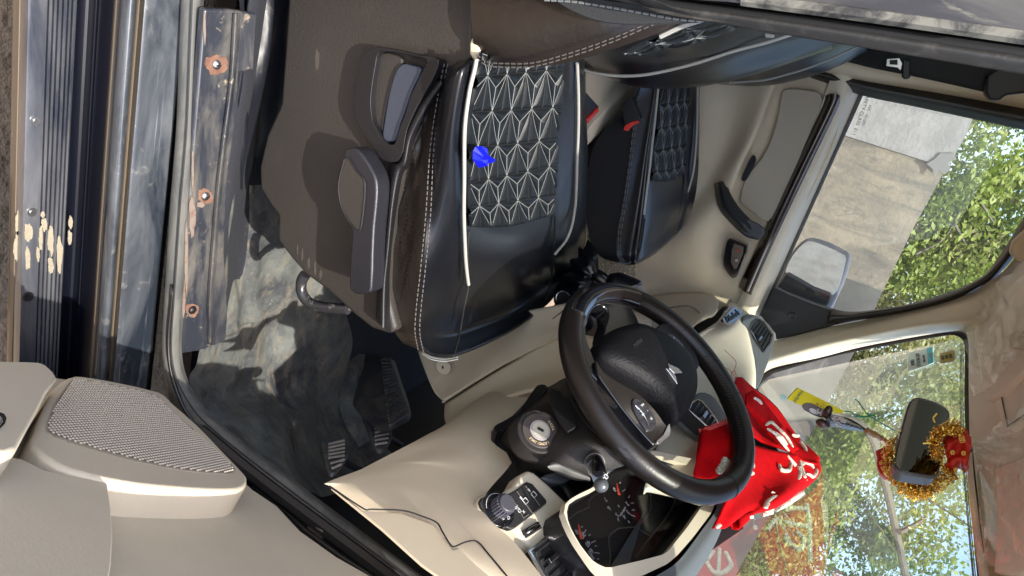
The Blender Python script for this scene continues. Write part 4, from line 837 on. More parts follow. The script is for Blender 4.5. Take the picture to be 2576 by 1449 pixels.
# tilt lever under the column
plate('tilt_lever', [(1243, 1072), (1262, 1060), (1290, 1048), (1312, 1026), (1328, 1000), (1342, 980), (1352, 968), (1368, 966), (1377, 972), (1376, 982), (1360, 1000), (1344, 1030), (1325, 1050), (1300, 1075), (1270, 1080), (1248, 1088)], 'x', .59, .02, DARKP, car, .005, smooth=2)
plate('column_gap', [(1236, 1085), (1262, 1062), (1300, 1040), (1330, 1080), (1310, 1140), (1305, 1195), (1290, 1165), (1275, 1135), (1250, 1122), (1238, 1112)], 'x', .612, .01, BLACK, car, 0)
plate('torn_foam_edge', [(1262, 1068), (1290, 1055), (1302, 1048), (1310, 1054), (1290, 1070), (1266, 1078)], 'x', .598, .006, BEIGE, car, .002)
# indicator stalk
st = empty('indicator_stalk', tuple(pt(1490, 1140, 'x', .54)), car)
s0, s1, s2, s3 = pt(1478, 1128, 'x', .55), pt(1492, 1150, 'x', .53), pt(1505, 1185, 'x', .505), pt(1512, 1220, 'x', .49)
ax = (s3-s1)/np.linalg.norm(s3-s1)
MB().disc(s0-ax*.01, ax, .030, .018, 32, .026).obj('stalk_collar', SHROUD, st, bevel=.002)
MB().tube([s0, s0+ax*.02], [.024, .022], 24).obj('stalk_boot', DARKP, st)
MB().tube(cr([s0+ax*.005, s1, (s1+s2)/2, s2, (s2+s3)/2], 5), np.interp(np.linspace(0, 1, 21), [0, .3, .6, 1], [.0155, .0135, .0115, .0092]), 24).obj('stalk_body', PIANO, st)
MB().ball(s3+ax*.0005, (.0090, .0090, .0090)).obj('stalk_tip', mat('satin_grey', (.07, .075, .08), .3, metal=.3), st)
for q in (.35, .62): c = s1+(s3-s1)*q*.7; MB().tube([c+(.0140 if q < .5 else .0124)*(math.cos(a)*np.cross(ax, [0, 0, 1])+math.sin(a)*np.cross(ax, np.cross(ax, [0, 0, 1]))) for a in np.linspace(0, 6.3, 25)], .0006, 4, cap=False).obj('stalk_ring', mat('grey_line%d' % int(q*100), (.12, .12, .12), .4), st)
text('legend', '-O-', pt(1524, 1198, 'x', .475), Rw, U_, .009, MATW, st)
# gate piece and grey lower fold of the shroud
plate('stalk_plate', [(1500, 1130), (1520, 1148), (1566, 1160), (1535, 1185), (1510, 1190), (1495, 1160)], 'x', .548, .006, GREYP, sh, .002)
loft('shroud_fold', [pts(r, 'x', x) for r, x in (([(1385, 1165), (1405, 1150), (1450, 1165), (1480, 1190)], .552), ([(1378, 1175), (1405, 1172), (1440, 1188), (1485, 1205)], .548), ([(1390, 1185), (1412, 1195), (1445, 1208), (1484, 1212)], .575))], mat('dust_grey_plastic', (.14, .14, .13), .7, bump=(800, .6, .0008)), sh)

# ------------------------------------------------------------------ dashboard
dash = empty('dashboard', (.62, 1.3, .9), car)
KB = [[(1115, 1075, 'x', .69), (1190, 1010, 'x', .70), (1290, 960, 'x', .70), (1400, 935, 'x', .69), (1500, 940, 'x', .69)],
      [(1085, 1088, 'x', .645), (1150, 1060, 'x', .64), (1230, 1030, 'x', .64), (1330, 1010, 'x', .64), (1450, 1010, 'x', .65)],
      [(1035, 1115, 'x', .625), (1110, 1100, 'x', .618), (1200, 1085, 'x', .615), (1260, 1075, 'x', .620), (1330, 1075, 'x', .63)],
      [(925, 1172, 'x', .628), (1010, 1155, 'x', .618), (1100, 1150, 'x', .605), (1190, 1150, 'x', .602), (1290, 1160, 'x', .615)],
      [(905, 1182, 'x', .628), (1000, 1170, 'x', .616), (1080, 1172, 'x', .606), (1160, 1195, 'x', .600), (1230, 1232, 'x', .598)],
      [(822, 1214, 'x', .632), (950, 1200, 'x', .618), (1070, 1205, 'x', .606), (1150, 1245, 'x', .598), (1210, 1270, 'x', .592)],
      [(830, 1224, 'x', .634), (940, 1235, 'x', .618), (1060, 1245, 'x', .606), (1155, 1290, 'x', .597), (1235, 1310, 'x', .588)],
      [(905, 1280, 'x', .634), (1000, 1290, 'x', .616), (1090, 1325, 'x', .604), (1180, 1345, 'x', .596), (1290, 1360, 'x', .587)],
      [(1000, 1365, 'x', .638), (1080, 1375, 'x', .616), (1160, 1400, 'x', .603), (1230, 1420, 'x', .595), (1340, 1420, 'x', .586)],
      [(1130, 1470, 'x', .645), (1180, 1480, 'x', .63), (1240, 1490, 'x', .610), (1310, 1500, 'x', .598), (1400, 1500, 'x', .586)]]
loft('knee_bolster', gpts(KB), BEIGE, dash, nu=8, nv=8)
MB().tube(cr(pts([(828, 1222), (912, 1278), (935, 1281), (1012, 1284), (1060, 1298), (1098, 1314), (1112, 1336), (1130, 1366), (1142, 1375), (1170, 1364), (1200, 1362), (1230, 1395), (1280, 1455)], 'x', .592), 4), .0010, 6).obj('panel_gap', BLACK, dash)
plate('side_cover', [(832, 1226), (912, 1284), (1010, 1290), (1092, 1320), (1122, 1362), (1140, 1382), (1198, 1370), (1270, 1460), (1200, 1520), (1060, 1420), (960, 1330)], 'x', .600, .004, BEIGE, dash, .0015)
# console side under the centre stack
loft('console_cheek', gpts([[(1050, 880, 'y', 1.24), (1170, 850, 'y', 1.24), (1300, 790, 'y', 1.24), (1440, 760, 'y', 1.24)], [(1070, 935, 'y', 1.21), (1150, 915, 'y', 1.215), (1300, 830, 'y', 1.22), (1438, 800, 'y', 1.22)], [(1092, 985, 'y', 1.18), (1135, 965, 'y', 1.19), (1290, 870, 'y', 1.20), (1436, 820, 'y', 1.2)], [(1116, 1010, 'y', 1.16), (1130, 998, 'y', 1.165), (1278, 925, 'y', 1.18) and (1265, 918, 'y', 1.185), (1428, 836, 'y', 1.19)]]), BEIGE, dash, th=.006)
loft('lower_cheek', gpts([[(1119, 1016, 'y', 1.165), (1270, 922, 'y', 1.19), (1432, 842, 'y', 1.195), (1600, 880, 'y', 1.2)], [(1118, 1050, 'y', 1.13), (1270, 970, 'y', 1.16), (1420, 920, 'y', 1.17), (1560, 940, 'y', 1.18)], [(1125, 1075, 'y', 1.08), (1270, 1000, 'y', 1.10), (1400, 975, 'y', 1.11), (1520, 1000, 'y', 1.12)]]), BEIGE, dash, th=.006)
plate('cheek_gap', [(1112, 1010), (1270, 912), (1430, 828), (1440, 842), (1275, 928), (1119, 1020)], 'y', 1.215, .01, BLACK, dash, 0)
c = pt(1117, 922, 'y', 1.195); MB().disc(c, (0, -1, .1), .0165, .004, 28).disc(c+np.array([0, -.004, 0]), (0, -1, .1), .0135, .0008, 28).obj('cheek_screw', BEIGE, dash, bevel=.001)
MB().box(c+[0, -.0055, .0], np.eye(3), (.0035, .0004, .0008)).box(c+[0, -.0055, .0], np.eye(3), (.0008, .0004, .0035)).obj('screw_cross', BLACK, dash, False)
# centre stack seen behind the wheel
CS = Pl(pt(1500, 850, 'y', 1.35), (-.75, -.35, .45))
plate('centre_stack', [(1425, 840), (1432, 820), (1400, 760), (1480, 720), (1560, 740), (1640, 800), (1660, 900), (1600, 960), (1500, 900)], CS, 0, .06, PIANO, dash, .006)
plate('stack_lower', [(1312, 836), (1322, 822), (1400, 772), (1440, 740), (1462, 760), (1440, 800), (1425, 850), (1420, 862)], 'y', 1.24, .05, PIANO, dash, .004)
MB().tube(cr(pts([(1322, 838), (1370, 852), (1425, 868)], 'y', 1.225), 4), .006, 8).obj('chrome_edge', DCHROME, dash)
MB().tube(cr(pts([(1352, 820), (1385, 806), (1420, 780)], 'y', 1.225), 4), .0018, 6).obj('chrome_line', CHROME, dash)
c = pt(1412, 752, 'y', 1.28); MB().disc(c, (-.3, -.6, .7), .018, .008, 24).disc(c, (-.3, -.6, .7), .013, .0085, 24).obj('power_socket', DARKP, dash, bevel=.001)
MB().tube([c+.0165*(math.cos(a)*np.array([.9, 0, .35])+math.sin(a)*np.array([0, .75, .65])) + np.array([-.003, -.005, .006]) for a in np.linspace(0, 6.3, 30)], .0016, 6, cap=False).obj('socket_ring', CHROME, dash)
plate('stack_trim', [(1440, 742), (1452, 738), (1462, 745), (1455, 800), (1446, 800), (1448, 765)], CS, .01, .01, BEIGE2, dash, .001)
mb = MB()
for i in range(6):
    mb.tube([CS.at(1490+i*6, 850+i*13, .006), CS.at(1530+i*6, 828+i*14, .006)], .0028, 6)
mb.obj('vent_slat', mat('brown_gloss', (.10, .06, .04), .3), dash)
mb = MB()
for i in range(3): mb.box(CS.at(1505+i*14, 892+i*8, .004), np.eye(3), (.004, .006, .003))
mb.obj('stack_button', CHROME, dash)
MB().tube([CS.at(1512, 905, .012), CS.at(1520, 898, .014), CS.at(1530, 897, .012)], .003, 8).obj('stack_knob', CHROME, dash)

# switch panel beside the wheel
DP = Pl(pt(1290, 1230, 'x', .585), (-.86, -.12, .45))
plate('switch_fascia', [(1330, 1180), (1346, 1187), (1380, 1216), (1436, 1270), (1428, 1300), (1440, 1335), (1460, 1370), (1500, 1425), (1520, 1440), (1500, 1500), (1385, 1500), (1376, 1446), (1340, 1385), (1334, 1376), (1294, 1332), (1225, 1300), (1210, 1286), (1202, 1266), (1204, 1250), (1218, 1240), (1258, 1242), (1290, 1222), (1305, 1195)], DP, 0, .03, CREAM, dash, .007)
sp = plate('switch_panel', [(1326, 1211), (1340, 1216), (1376, 1258), (1376, 1266), (1362, 1278), (1307, 1320), (1297, 1328), (1285, 1330), (1258, 1320), (1228, 1298), (1212, 1276), (1207, 1262), (1212, 1251), (1230, 1247), (1254, 1252), (1275, 1245), (1300, 1230)], DP, .0025, .01, mat('speckled_black', (.014, .014, .014), .5, dust=(800, (.2, .18, .16), .66, .78, .8)), dash, .002)
mb = MB()
for a_, b_ in (((1322, 1222), (1358, 1272)), ((1300, 1236), (1338, 1290)), ((1285, 1248), (1318, 1305)), ((1318, 1302), (1330, 1294)), ((1338, 1292), (1372, 1268))): mb.tube([DP.at(*a_, .0035), DP.at(*b_, .0035)], .0007, 4)
mb.obj('switch_gap', mat('gap_grey', (.09, .08, .07), .6), sp, False)
dr = Rw-np.dot(Rw, DP.n)*DP.n; du = np.array([0, 0, 1])-DP.n[2]*DP.n
for X, Y in ((1331, 1233), (1311, 1253)): MB().box(DP.at(X, Y, .004), (dr/np.linalg.norm(dr), du/np.linalg.norm(du), DP.n), (.0012, .0024, .0004)).obj('white_mark', MATW, sp, False)
mb = MB()
for X, Y in ((1343, 1244), (1322, 1260)):
    c = DP.at(X, Y, .004); e1 = dr/np.linalg.norm(dr); e2 = du/np.linalg.norm(du); q = [c+e1*.0038*i+e2*.0034*j for i, j in ((-1, -1), (1, -1), (1, 1), (-1, 1), (-1, -1))]; mb.tube(q, .0006, 4)
mb.obj('switch_icon', MATW, sp, False)
for X, Y, s_ in ((1300, 1277, '/o'), (1306, 1284, 'D'), (1318, 1288, 'x')): text('legend', s_, DP.at(X, Y, .004), dr, du, .008, MATW, sp)
kc = DP.at(1252, 1282, .0); kd = DP.n
MB().disc(kc-kd*.002, kd, .0245, .0055, 40).obj('knob_dish', PIANO, sp, bevel=.001)
MB().disc(kc+kd*.003, kd, .0135, .021, 28, .0120).obj('adjuster_knob', mat('knob_plastic', (.05, .05, .06), .4), sp, bevel=.002)
mb = MB(); e1 = dr/np.linalg.norm(dr); e2 = np.cross(kd, e1)
for i in range(22): a = i*2*math.pi/22; mb.box(kc+kd*.012+.0132*(math.cos(a)*e1+math.sin(a)*e2), (math.cos(a)*e1+math.sin(a)*e2, -math.sin(a)*e1+math.cos(a)*e2, kd), (.0009, .0008, .008))
mb.obj('knob_grip', mat('grip_plastic', (.09, .085, .11), .4), sp, False)
for X, Y, s_ in ((1265, 1304, 'R'), (1279, 1302, 'O')): text('legend', s_, DP.at(X, Y, .0045), dr, du, .006, MATW, sp)
MB().tube([kc+kd*.0038+.0205*(math.cos(a)*e1+math.sin(a)*e2) for a in np.linspace(-2.4, -.6, 14)], .0005, 4).obj('dial_line', MATW, sp, False)
tw = DP.at(1336, 1334, .0); a1_ = DP.at(1321, 1343)-DP.at(1352, 1324); a1_ /= np.linalg.norm(a1_); a2_ = np.cross(DP.n, a1_)
MB().box(tw+DP.n*.002, (a1_, a2_, DP.n), (.0165, .0052, .002)).obj('wheel_slot', BLACK, dash, bevel=.001)
MB().ball(tw+DP.n*.003, (.0155, .0042, .007), (a1_, a2_, DP.n)).obj('dimmer_wheel', DCHROME, dash)
mb = MB()
for i in range(3): mb.tube([DP.at(1313+i*5, 1345+i*2, .0008), DP.at(1318+i*5, 1352+i*2, .0008)], .0007, 4)
for a_, b_ in (((1352, 1315), (1362, 1323)), ((1352, 1323), (1362, 1315)), ((1352, 1315), (1352, 1323)), ((1362, 1315), (1362, 1323))): mb.tube([DP.at(*a_, .0008), DP.at(*b_, .0008)], .0006, 4)
mb.obj('dimmer_icon', MATW, dash, False)
# side vent
def vent(L, pl, off, nsl, dirA, dirB, name='air_vent', knobpt=None, par=None, frame=CHROME, lab=None, fth=.0016):
    """dirA: pair of picture points spanning one short side; dirB: the opposite side; slats run from A to B"""
    e = empty(name, tuple(pl.at(*L[0], off)), par or dash, **({'label': lab} if lab else {}))
    plate('vent_well', L, pl, off+.001, .03, BLACK, e, .001)
    P = cr([pl.at(X, Y, off+.003) for X, Y in L], 1, True); P = np.vstack([P, P[:1]]); MB().tube(P, fth, 6, cap=False).obj('vent_frame', frame, e)
    for i in range(nsl):
        t_ = (i+.7)/(nsl+.4); a = (1-t_)*np.array(dirA[0])+t_*np.array(dirA[1]); b = (1-t_)*np.array(dirB[0])+t_*np.array(dirB[1])
        A_ = pl.at(*a, off+.001); B_ = pl.at(*b, off+.001); d = (B_-A_); l = np.linalg.norm(d); d /= l; n2 = np.cross(pl.n, d)
        MB().box((A_+B_)/2, (d, n2*.8+pl.n*.6, np.cross(d, n2*.8+pl.n*.6)), (l/2, .0045, .0007)).obj('vent_slat', mat('slat_plastic', (.012, .012, .013), .3) if 'slat_plastic' not in MATS else MATS['slat_plastic'], e, bevel=.0004)
    if knobpt:
        c = pl.at(*knobpt, off+.008); A_ = pl.at(*dirA[0]); B_ = pl.at(*dirB[0]); d = (B_-A_)/np.linalg.norm(B_-A_)
        MB().box(c, (d, np.cross(pl.n, d), pl.n), (.010, .0035, .004)).obj('vent_tab', DCHROME, e, bevel=.0012)
    return e
vent([(1388, 1340), (1397, 1340), (1407, 1350), (1428, 1384), (1442, 1412), (1447, 1430), (1440, 1455), (1400, 1500), (1372, 1460), (1332, 1388)], DP, .002, 5, ((1340, 1382), (1405, 1490)), ((1395, 1342), (1452, 1440)), knobpt=(1390, 1404), lab='rectangular vent at the driver end of the dashboard', fth=.003)

# instrument cluster
CP = Pl(pt(1600, 1300, 'x', .655), (-.88, -.05, .48))
INN = [(1426, 1286), (1430, 1270), (1455, 1252), (1500, 1232), (1560, 1150), (1640, 1140), (1760, 1180), (1785, 1230), (1772, 1264), (1730, 1325), (1683, 1384), (1672, 1394), (1620, 1408), (1530, 1429), (1512, 1424), (1492, 1412), (1462, 1375), (1438, 1334), (1427, 1304)]
OUT = [(1419, 1290), (1423, 1264), (1452, 1245), (1497, 1224), (1557, 1142), (1638, 1132), (1770, 1160), (1812, 1215), (1803, 1256), (1790, 1290), (1745, 1350), (1705, 1396), (1680, 1418), (1612, 1450), (1540, 1475), (1520, 1452), (1500, 1432), (1478, 1402), (1450, 1360), (1430, 1322)]
CB = Pl(pt(1620, 1300, 'x', .600), (-.86, -.08, .48))
plate('cluster_bezel', OUT, CB, .004, .010, CREAM, dash, .004, hole=INN)
# tunnel walls of the cluster
Pin = np.array([CB.at(X, Y, -.002) for X, Y in INN]); ctr = Pin.mean(0); Pb = ctr+(Pin-ctr)*.96-CB.n*.075
q = np.array([Pin, (Pin+Pb)/2, Pb]); q = np.concatenate([q, q[:, :1]], 1); me = gridmesh(q); o = link('cluster_tunnel', me, DARKP, dash, False)
cl = empty('instrument_cluster', tuple(ctr-CB.n*.07), car)
CF = Pl(ctr-CB.n*.066, CB.n)
o = plate('cluster_face', [(1380, 1200), (1500, 1060), (1860, 1080), (1870, 1330), (1620, 1500), (1450, 1500), (1380, 1350)], CF, -.004, .01, mat('cluster_black', (.008, .0085, .010), .5), cl, 0)
def ang(X, Y, C0): p = CF.at(X, Y)-C0; return p
cu = np.array([0, 0, 1])-CF.n*CF.n[2]; cu /= np.linalg.norm(cu); crr = np.cross(cu, CF.n)
def dial(Xc, Yc, R, nums, lab):
    e = empty('dial', tuple(CF.at(Xc, Yc)), cl, label=lab); C0 = CF.at(Xc, Yc, .002); mk = MB()
    for Xn, Yn, s_ in nums:
        text('numeral', s_, CF.at(Xn, Yn, .003), crr, cu, .0105, mat('dial_grey', (.42, .42, .44), .6) if 'dial_grey' not in MATS else MATS['dial_grey'], e)
    return e, C0
d1, C1 = dial(1570, 1270, .045, [(1546, 1231, '0'), (1578, 1267, '2'), (1580, 1288, '3'), (1570, 1299, '4'), (1552, 1295, '5'), (1532, 1278, '6'), (1523, 1256, '7')], 'rev counter')
d2, C2 = dial(1450, 1360, .045, [(1451, 1338, '0'), (1466, 1346, '20'), (1479, 1367, '40'), (1486, 1388, '60'), (1488, 1404, '80')], 'speedometer')
def needle(par, a, b, w_=.0032):
    A_ = CF.at(*a, .006); B_ = CF.at(*b, .006); s_ = (B_-A_)/np.linalg.norm(B_-A_); p_ = np.cross(s_, CF.n)
    MB().add([A_+p_*w_*.2, A_-p_*w_*.2, B_-p_*w_, B_+p_*w_, A_+CF.n*.002, B_+CF.n*.002], [(0, 4, 5, 3), (1, 2, 5, 4), (0, 1, 4), (2, 3, 5), (0, 3, 2, 1)]).obj('needle', MATR, par, False)
needle(d1, (1551, 1216), (1558, 1245)); needle(d2, (1455, 1320), (1463, 1356))
for par, L in ((d1, [((1566, 1236), (1573, 1231)), ((1581, 1252), (1584, 1247)), ((1588, 1266), (1594, 1265)), ((1590, 1283), (1596, 1283)), ((1587, 1295), (1597, 1299)), ((1580, 1310), (1584, 1316)), ((1554, 1303), (1557, 1311)), ((1558, 1216), (1561, 1213)), ((1555, 1270), (1558, 1276))]), (d2, [((1466, 1345), (1474, 1333)), ((1482, 1347), (1485, 1345)), ((1487, 1366), (1498, 1360)), ((1497, 1374), (1501, 1373)), ((1496, 1390), (1508, 1392)), ((1502, 1406), (1507, 1406)), ((1500, 1418), (1508, 1420)), ((1463, 1326), (1465, 1324))])):
    mb = MB()
    for a_, b_ in L: mb.tube([CF.at(*a_, .003), CF.at(*b_, .003)], .0008, 4)
    mb.obj('tick', MATS['dial_grey'], par, False)
text('legend', 'x1000 r/min', CF.at(1567, 1287, .003), crr, cu, .005, MATS['dial_grey'], d1)
# raised polygon rings of the dials
for L in ([(1520, 1235), (1500, 1242), (1480, 1262), (1482, 1276), (1450, 1290), (1432, 1306)], [(1520, 1240), (1545, 1185), (1568, 1166), (1600, 1182), (1626, 1205), (1634, 1230), (1638, 1275), (1620, 1310), (1598, 1325), (1560, 1328), (1548, 1335), (1532, 1352), (1536, 1400), (1530, 1430)], [(1605, 1330), (1640, 1350)], [(1620, 1200), (1680, 1215), (1698, 1260), (1670, 1310), (1640, 1345), (1600, 1400)]):
    MB().tube(cr([CF.at(X, Y, .014) for X, Y in L], 2), .0011, 6).obj('dial_ring', mat('ring_grey', (.055, .055, .055), .35) if 'ring_grey' not in MATS else MATS['ring_grey'], cl)
plate('cluster_lens', INN, CB, -.028, .002, CLEARP, cl, 0)
# dark column tunnel left of the cluster
plate('column_well', [(1345, 1190), (1380, 1160), (1480, 1130), (1520, 1200), (1500, 1240), (1436, 1270)], DP, -.035, .02, BLACK, dash, 0)
plate('well_lip', [(1362, 1200), (1378, 1190), (1394, 1185), (1430, 1190), (1440, 1205), (1420, 1215), (1396, 1214), (1380, 1212)], DP, -.002, .02, mat('well_grey', (.07, .075, .085), .5), dash, .005)
MB().tube(cr([DP.at(X, Y, -.012) for X, Y in ((1400, 1212), (1420, 1225), (1436, 1250), (1446, 1264))], 4), .006, 8).obj('well_rib', DARKP, dash)

# dash top : grey hood lip and the long pad to the windscreen
HO_ = [[(1500, 1500), (1560, 1490), (1625, 1462), (1690, 1425), (1722, 1393), (1765, 1335), (1796, 1292), (1808, 1258), (1818, 1222), (1790, 1150)], [(1530, 1540), (1600, 1520), (1650, 1480), (1710, 1440), (1745, 1402), (1778, 1356), (1806, 1312), (1822, 1276), (1826, 1230), (1800, 1140)]]
loft('cluster_hood', [[CB.at(X, Y, .002) for X, Y in HO_[0]], [CB.at(X, Y, .004)+np.array([0.01, 0, .004]) for X, Y in HO_[1]], [CB.at(X, Y, .004)+np.array([.06, 0, .010]) for X, Y in HO_[1]], [CB.at(X, Y, .004)+np.array([.16, 0, -.01]) for X, Y in HO_[1]]], GREYP, dash)
def box3(x0, x1, y0, y1, z0, z1): return ([(x, y, z) for x in (x0, x1) for y in (y0, y1) for z in (z0, z1)], [(0, 1, 3, 2), (4, 6, 7, 5), (0, 4, 5, 1), (2, 3, 7, 6), (0, 2, 6, 4), (1, 5, 7, 3)])
TP = np.array([[(.665, y, 1.195), (.72, y, 1.235), (.80, y, 1.245), (.93, y, 1.23), (1.05, y, 1.21)] for y in np.linspace(.70, 2.04, 12)])
loft('dash_pad', TP, GREYP, dash)
# passenger end of the dashboard
FA = [[(1828, 772, 'y', 1.99), (1838, 756, 'y', 2.0), (1862, 772, 'y', 2.0), (1885, 790, 'y', 2.0), (1895, 810, 'y', 2.02)],
      [(1800, 818, 'y', 1.84), (1812, 804, 'y', 1.86), (1850, 812, 'y', 1.88), (1880, 830, 'y', 1.90), (1890, 850, 'y', 1.95)],
      [(1738, 862, 'y', 1.68), (1746, 852, 'y', 1.70), (1810, 870, 'y', 1.72), (1885, 895, 'y', 1.76), (1900, 920, 'y', 1.8)],
      [(1700, 930, 'y', 1.5), (1712, 925, 'y', 1.51), (1780, 950, 'y', 1.53), (1880, 970, 'y', 1.56), (1900, 985, 'y', 1.6)],
      [(1675, 1030, 'y', 1.25), (1690, 1025, 'y', 1.26), (1760, 1045, 'y', 1.28), (1850, 1060, 'y', 1.32), (1880, 1080, 'y', 1.36)],
      [(1650, 1130, 'y', 1.08), (1665, 1125, 'y', 1.09), (1735, 1140, 'y', 1.10), (1810, 1160, 'y', 1.12), (1830, 1180, 'y', 1.16)],
      [(1620, 1230, 'y', .96), (1635, 1225, 'y', .97), (1700, 1240, 'y', .98), (1770, 1262, 'y', .99), (1800, 1270, 'y', 1.03)]]
loft('passenger_fascia', gpts(FA), BEIGE2, dash, th=.01)
GBX = [[(1590, 770, 'y', 1.9), (1640, 745, 'y', 1.95), (1700, 736, 'y', 1.97), (1760, 735, 'y', 1.98), (1795, 742, 'y', 1.98)],
       [(1590, 800, 'y', 1.85), (1650, 775, 'y', 1.88), (1710, 768, 'y', 1.9), (1770, 765, 'y', 1.9), (1808, 765, 'y', 1.92)],
       [(1620, 850, 'y', 1.75), (1670, 830, 'y', 1.78), (1720, 810, 'y', 1.80), (1765, 795, 'y', 1.82), (1792, 793, 'y', 1.84)],
       [(1620, 900, 'y', 1.65), (1670, 880, 'y', 1.68), (1700, 855, 'y', 1.72), (1735, 832, 'y', 1.76), (1742, 822, 'y', 1.8)]]
loft('glovebox', gpts(GBX), BEIGE, dash, th=.01)
MB().tube(cr(pts([(1605, 785), (1660, 778), (1720, 770), (1745, 775), (1762, 790), (1772, 805)], 'y', 1.84), 4), .0022, 6).obj('lid_gap', mat('shadow_line', (.16, .13, .09), .7), dash)
plate('glovebox_gap', [(1700, 850), (1745, 815), (1795, 795), (1815, 775), (1830, 775), (1800, 815), (1745, 860), (1700, 900)], 'y', 1.93, .02, BLACK, dash, 0)
# raised script badge
BPn = Pl(pt(1840, 794, 'y', 1.84), (-.80, -.22, .55))
bq = np.array(gpts([[(1818, 803, 'y', 1.83)]])[0][0])
plate('name_badge', [(1818, 802), (1842, 772), (1850, 772), (1868, 782), (1870, 788), (1848, 812), (1838, 815), (1822, 810)], BPn, .006, .008, DCHROME, dash, .0015)
tv = BPn.at(1862, 783, .008)-BPn.at(1828, 806, .008)
text('badge_script', "Dhabu's", BPn.at(1843, 795, .0075), tv, np.cross(BPn.n, tv), .024, mat('badge_black', (.02, .02, .02), .3), dash, .001, .25)
# grey pod with vent by the passenger door
VP = Pl(pt(1915, 850, 'y', 1.93), (-.84, -.30, .44))
plate('vent_pod', [(1868, 800), (1880, 789), (1908, 794), (1938, 818), (1950, 845), (1943, 885), (1925, 935), (1912, 968), (1896, 990), (1880, 1010), (1884, 960), (1900, 925), (1896, 888), (1874, 842), (1866, 818)], VP, .004, .05, GREYP, dash, .006, smooth=2)
vent([(1897, 814), (1910, 804), (1922, 809), (1943, 842), (1938, 862), (1921, 886), (1905, 862), (1890, 832)], VP, .006, 5, ((1893, 830), (1922, 884)), ((1912, 808), (1942, 846)), knobpt=(1912, 852), frame=DCHROME, lab='air vent at the passenger end of the dashboard')
# centre vent
VC = Pl(pt(1765, 1045, 'y', 1.18), (-.86, -.12, .44))
plate('centre_vent_pod', [(1740, 1012), (1752, 990), (1775, 985), (1800, 1000), (1822, 1035), (1830, 1060), (1800, 1090), (1782, 1078), (1758, 1056), (1736, 1036)], VC, .012, .04, GREYP, dash, .005, smooth=2)
vent([(1733, 1030), (1740, 1012), (1754, 1005), (1766, 1010), (1785, 1032), (1803, 1058), (1808, 1072), (1800, 1084), (1778, 1072)], VC, .014, 5, ((1736, 1034), (1796, 1080)), ((1754, 1008), (1806, 1064)), knobpt=(1772, 1044), lab='air vent in the middle of the dashboard')

# ------------------------------------------------------------------ passenger door
pd = empty('passenger_door', (.3, 2.05, .5), car)
PDG = [[(1440, 120, 'y', 1.97), (1600, 110, 'y', 2.00), (1760, 100, 'y', 2.03), (1850, 110, 'y', 2.04), (1950, 120, 'y', 2.03), (2060, 130, 'y', 2.05), (2120, 140, 'y', 2.045)],
       [(1440, 230, 'y', 1.97), (1600, 230, 'y', 2.00), (1760, 225, 'y', 2.03), (1850, 225, 'y', 2.045), (1935, 222, 'y', 2.01), (1975, 222, 'y', 2.05), (2130, 225, 'y', 2.045)],
       [(1430, 380, 'y', 1.97), (1600, 380, 'y', 2.0), (1740, 360, 'y', 2.03), (1830, 350, 'y', 2.05), (1895, 335, 'y', 2.0), (1930, 345, 'y', 2.05), (2090, 380, 'y', 2.045)],
       [(1430, 520, 'y', 1.96), (1600, 520, 'y', 1.99), (1710, 510, 'y', 2.03), (1780, 470, 'y', 2.05), (1850, 430, 'y', 2.0), (1880, 460, 'y', 2.045), (2010, 540, 'y', 2.045)],
       [(1430, 620, 'y', 1.95), (1560, 640, 'y', 1.98), (1660, 620, 'y', 2.01), (1750, 575, 'y', 2.0), (1810, 560, 'y', 2.02), (1850, 570, 'y', 2.04), (1960, 650, 'y', 2.045)],
       [(1430, 760, 'y', 1.95), (1560, 760, 'y', 1.98), (1660, 740, 'y', 2.01), (1750, 710, 'y', 2.02), (1800, 700, 'y', 2.035), (1850, 700, 'y', 2.04), (1925, 730, 'y', 2.045)],
       [(1430, 860, 'y', 1.95), (1560, 860, 'y', 1.98), (1660, 850, 'y', 2.02), (1750, 830, 'y', 2.04), (1800, 820, 'y', 2.045), (1840, 820, 'y', 2.045), (1890, 810, 'y', 2.045)]]
loft('door_card', gpts(PDG), BEIGE, pd, nu=8, nv=8)
loft('belt_cap', gpts([[(2095, 150, 'y', 2.03), (2120, 150, 'y', 2.02), (2150, 160, 'y', 2.03), (2195, 168, 'y', 2.09)], [(2080, 225, 'y', 2.03), (2110, 232, 'y', 2.02), (2135, 228, 'y', 2.03), (2168, 228, 'y', 2.09)], [(2000, 430, 'y', 2.03), (2045, 400, 'y', 2.02), (2065, 405, 'y', 2.03), (2088, 410, 'y', 2.09)],
                       [(1925, 600, 'y', 2.03), (1960, 575, 'y', 2.02), (1982, 585, 'y', 2.03), (2006, 592, 'y', 2.09)], [(1868, 735, 'y', 2.03), (1890, 735, 'y', 2.02), (1915, 738, 'y', 2.03), (1945, 725, 'y', 2.09)], [(1830, 820, 'y', 2.03), (1855, 815, 'y', 2.02), (1880, 812, 'y', 2.03), (1905, 812, 'y', 2.09)]]), BEIGE2, pd)
plate('cloth_inset', [(1972, 226), (2000, 224), (2050, 230), (2066, 242), (2062, 275), (2018, 380), (1978, 480), (1944, 545), (1928, 556), (1908, 545), (1868, 516), (1862, 500), (1876, 450), (1918, 395), (1942, 345), (1958, 285), (1966, 240)], 'y', 2.022, .02, INSET, pd, .004, smooth=2)
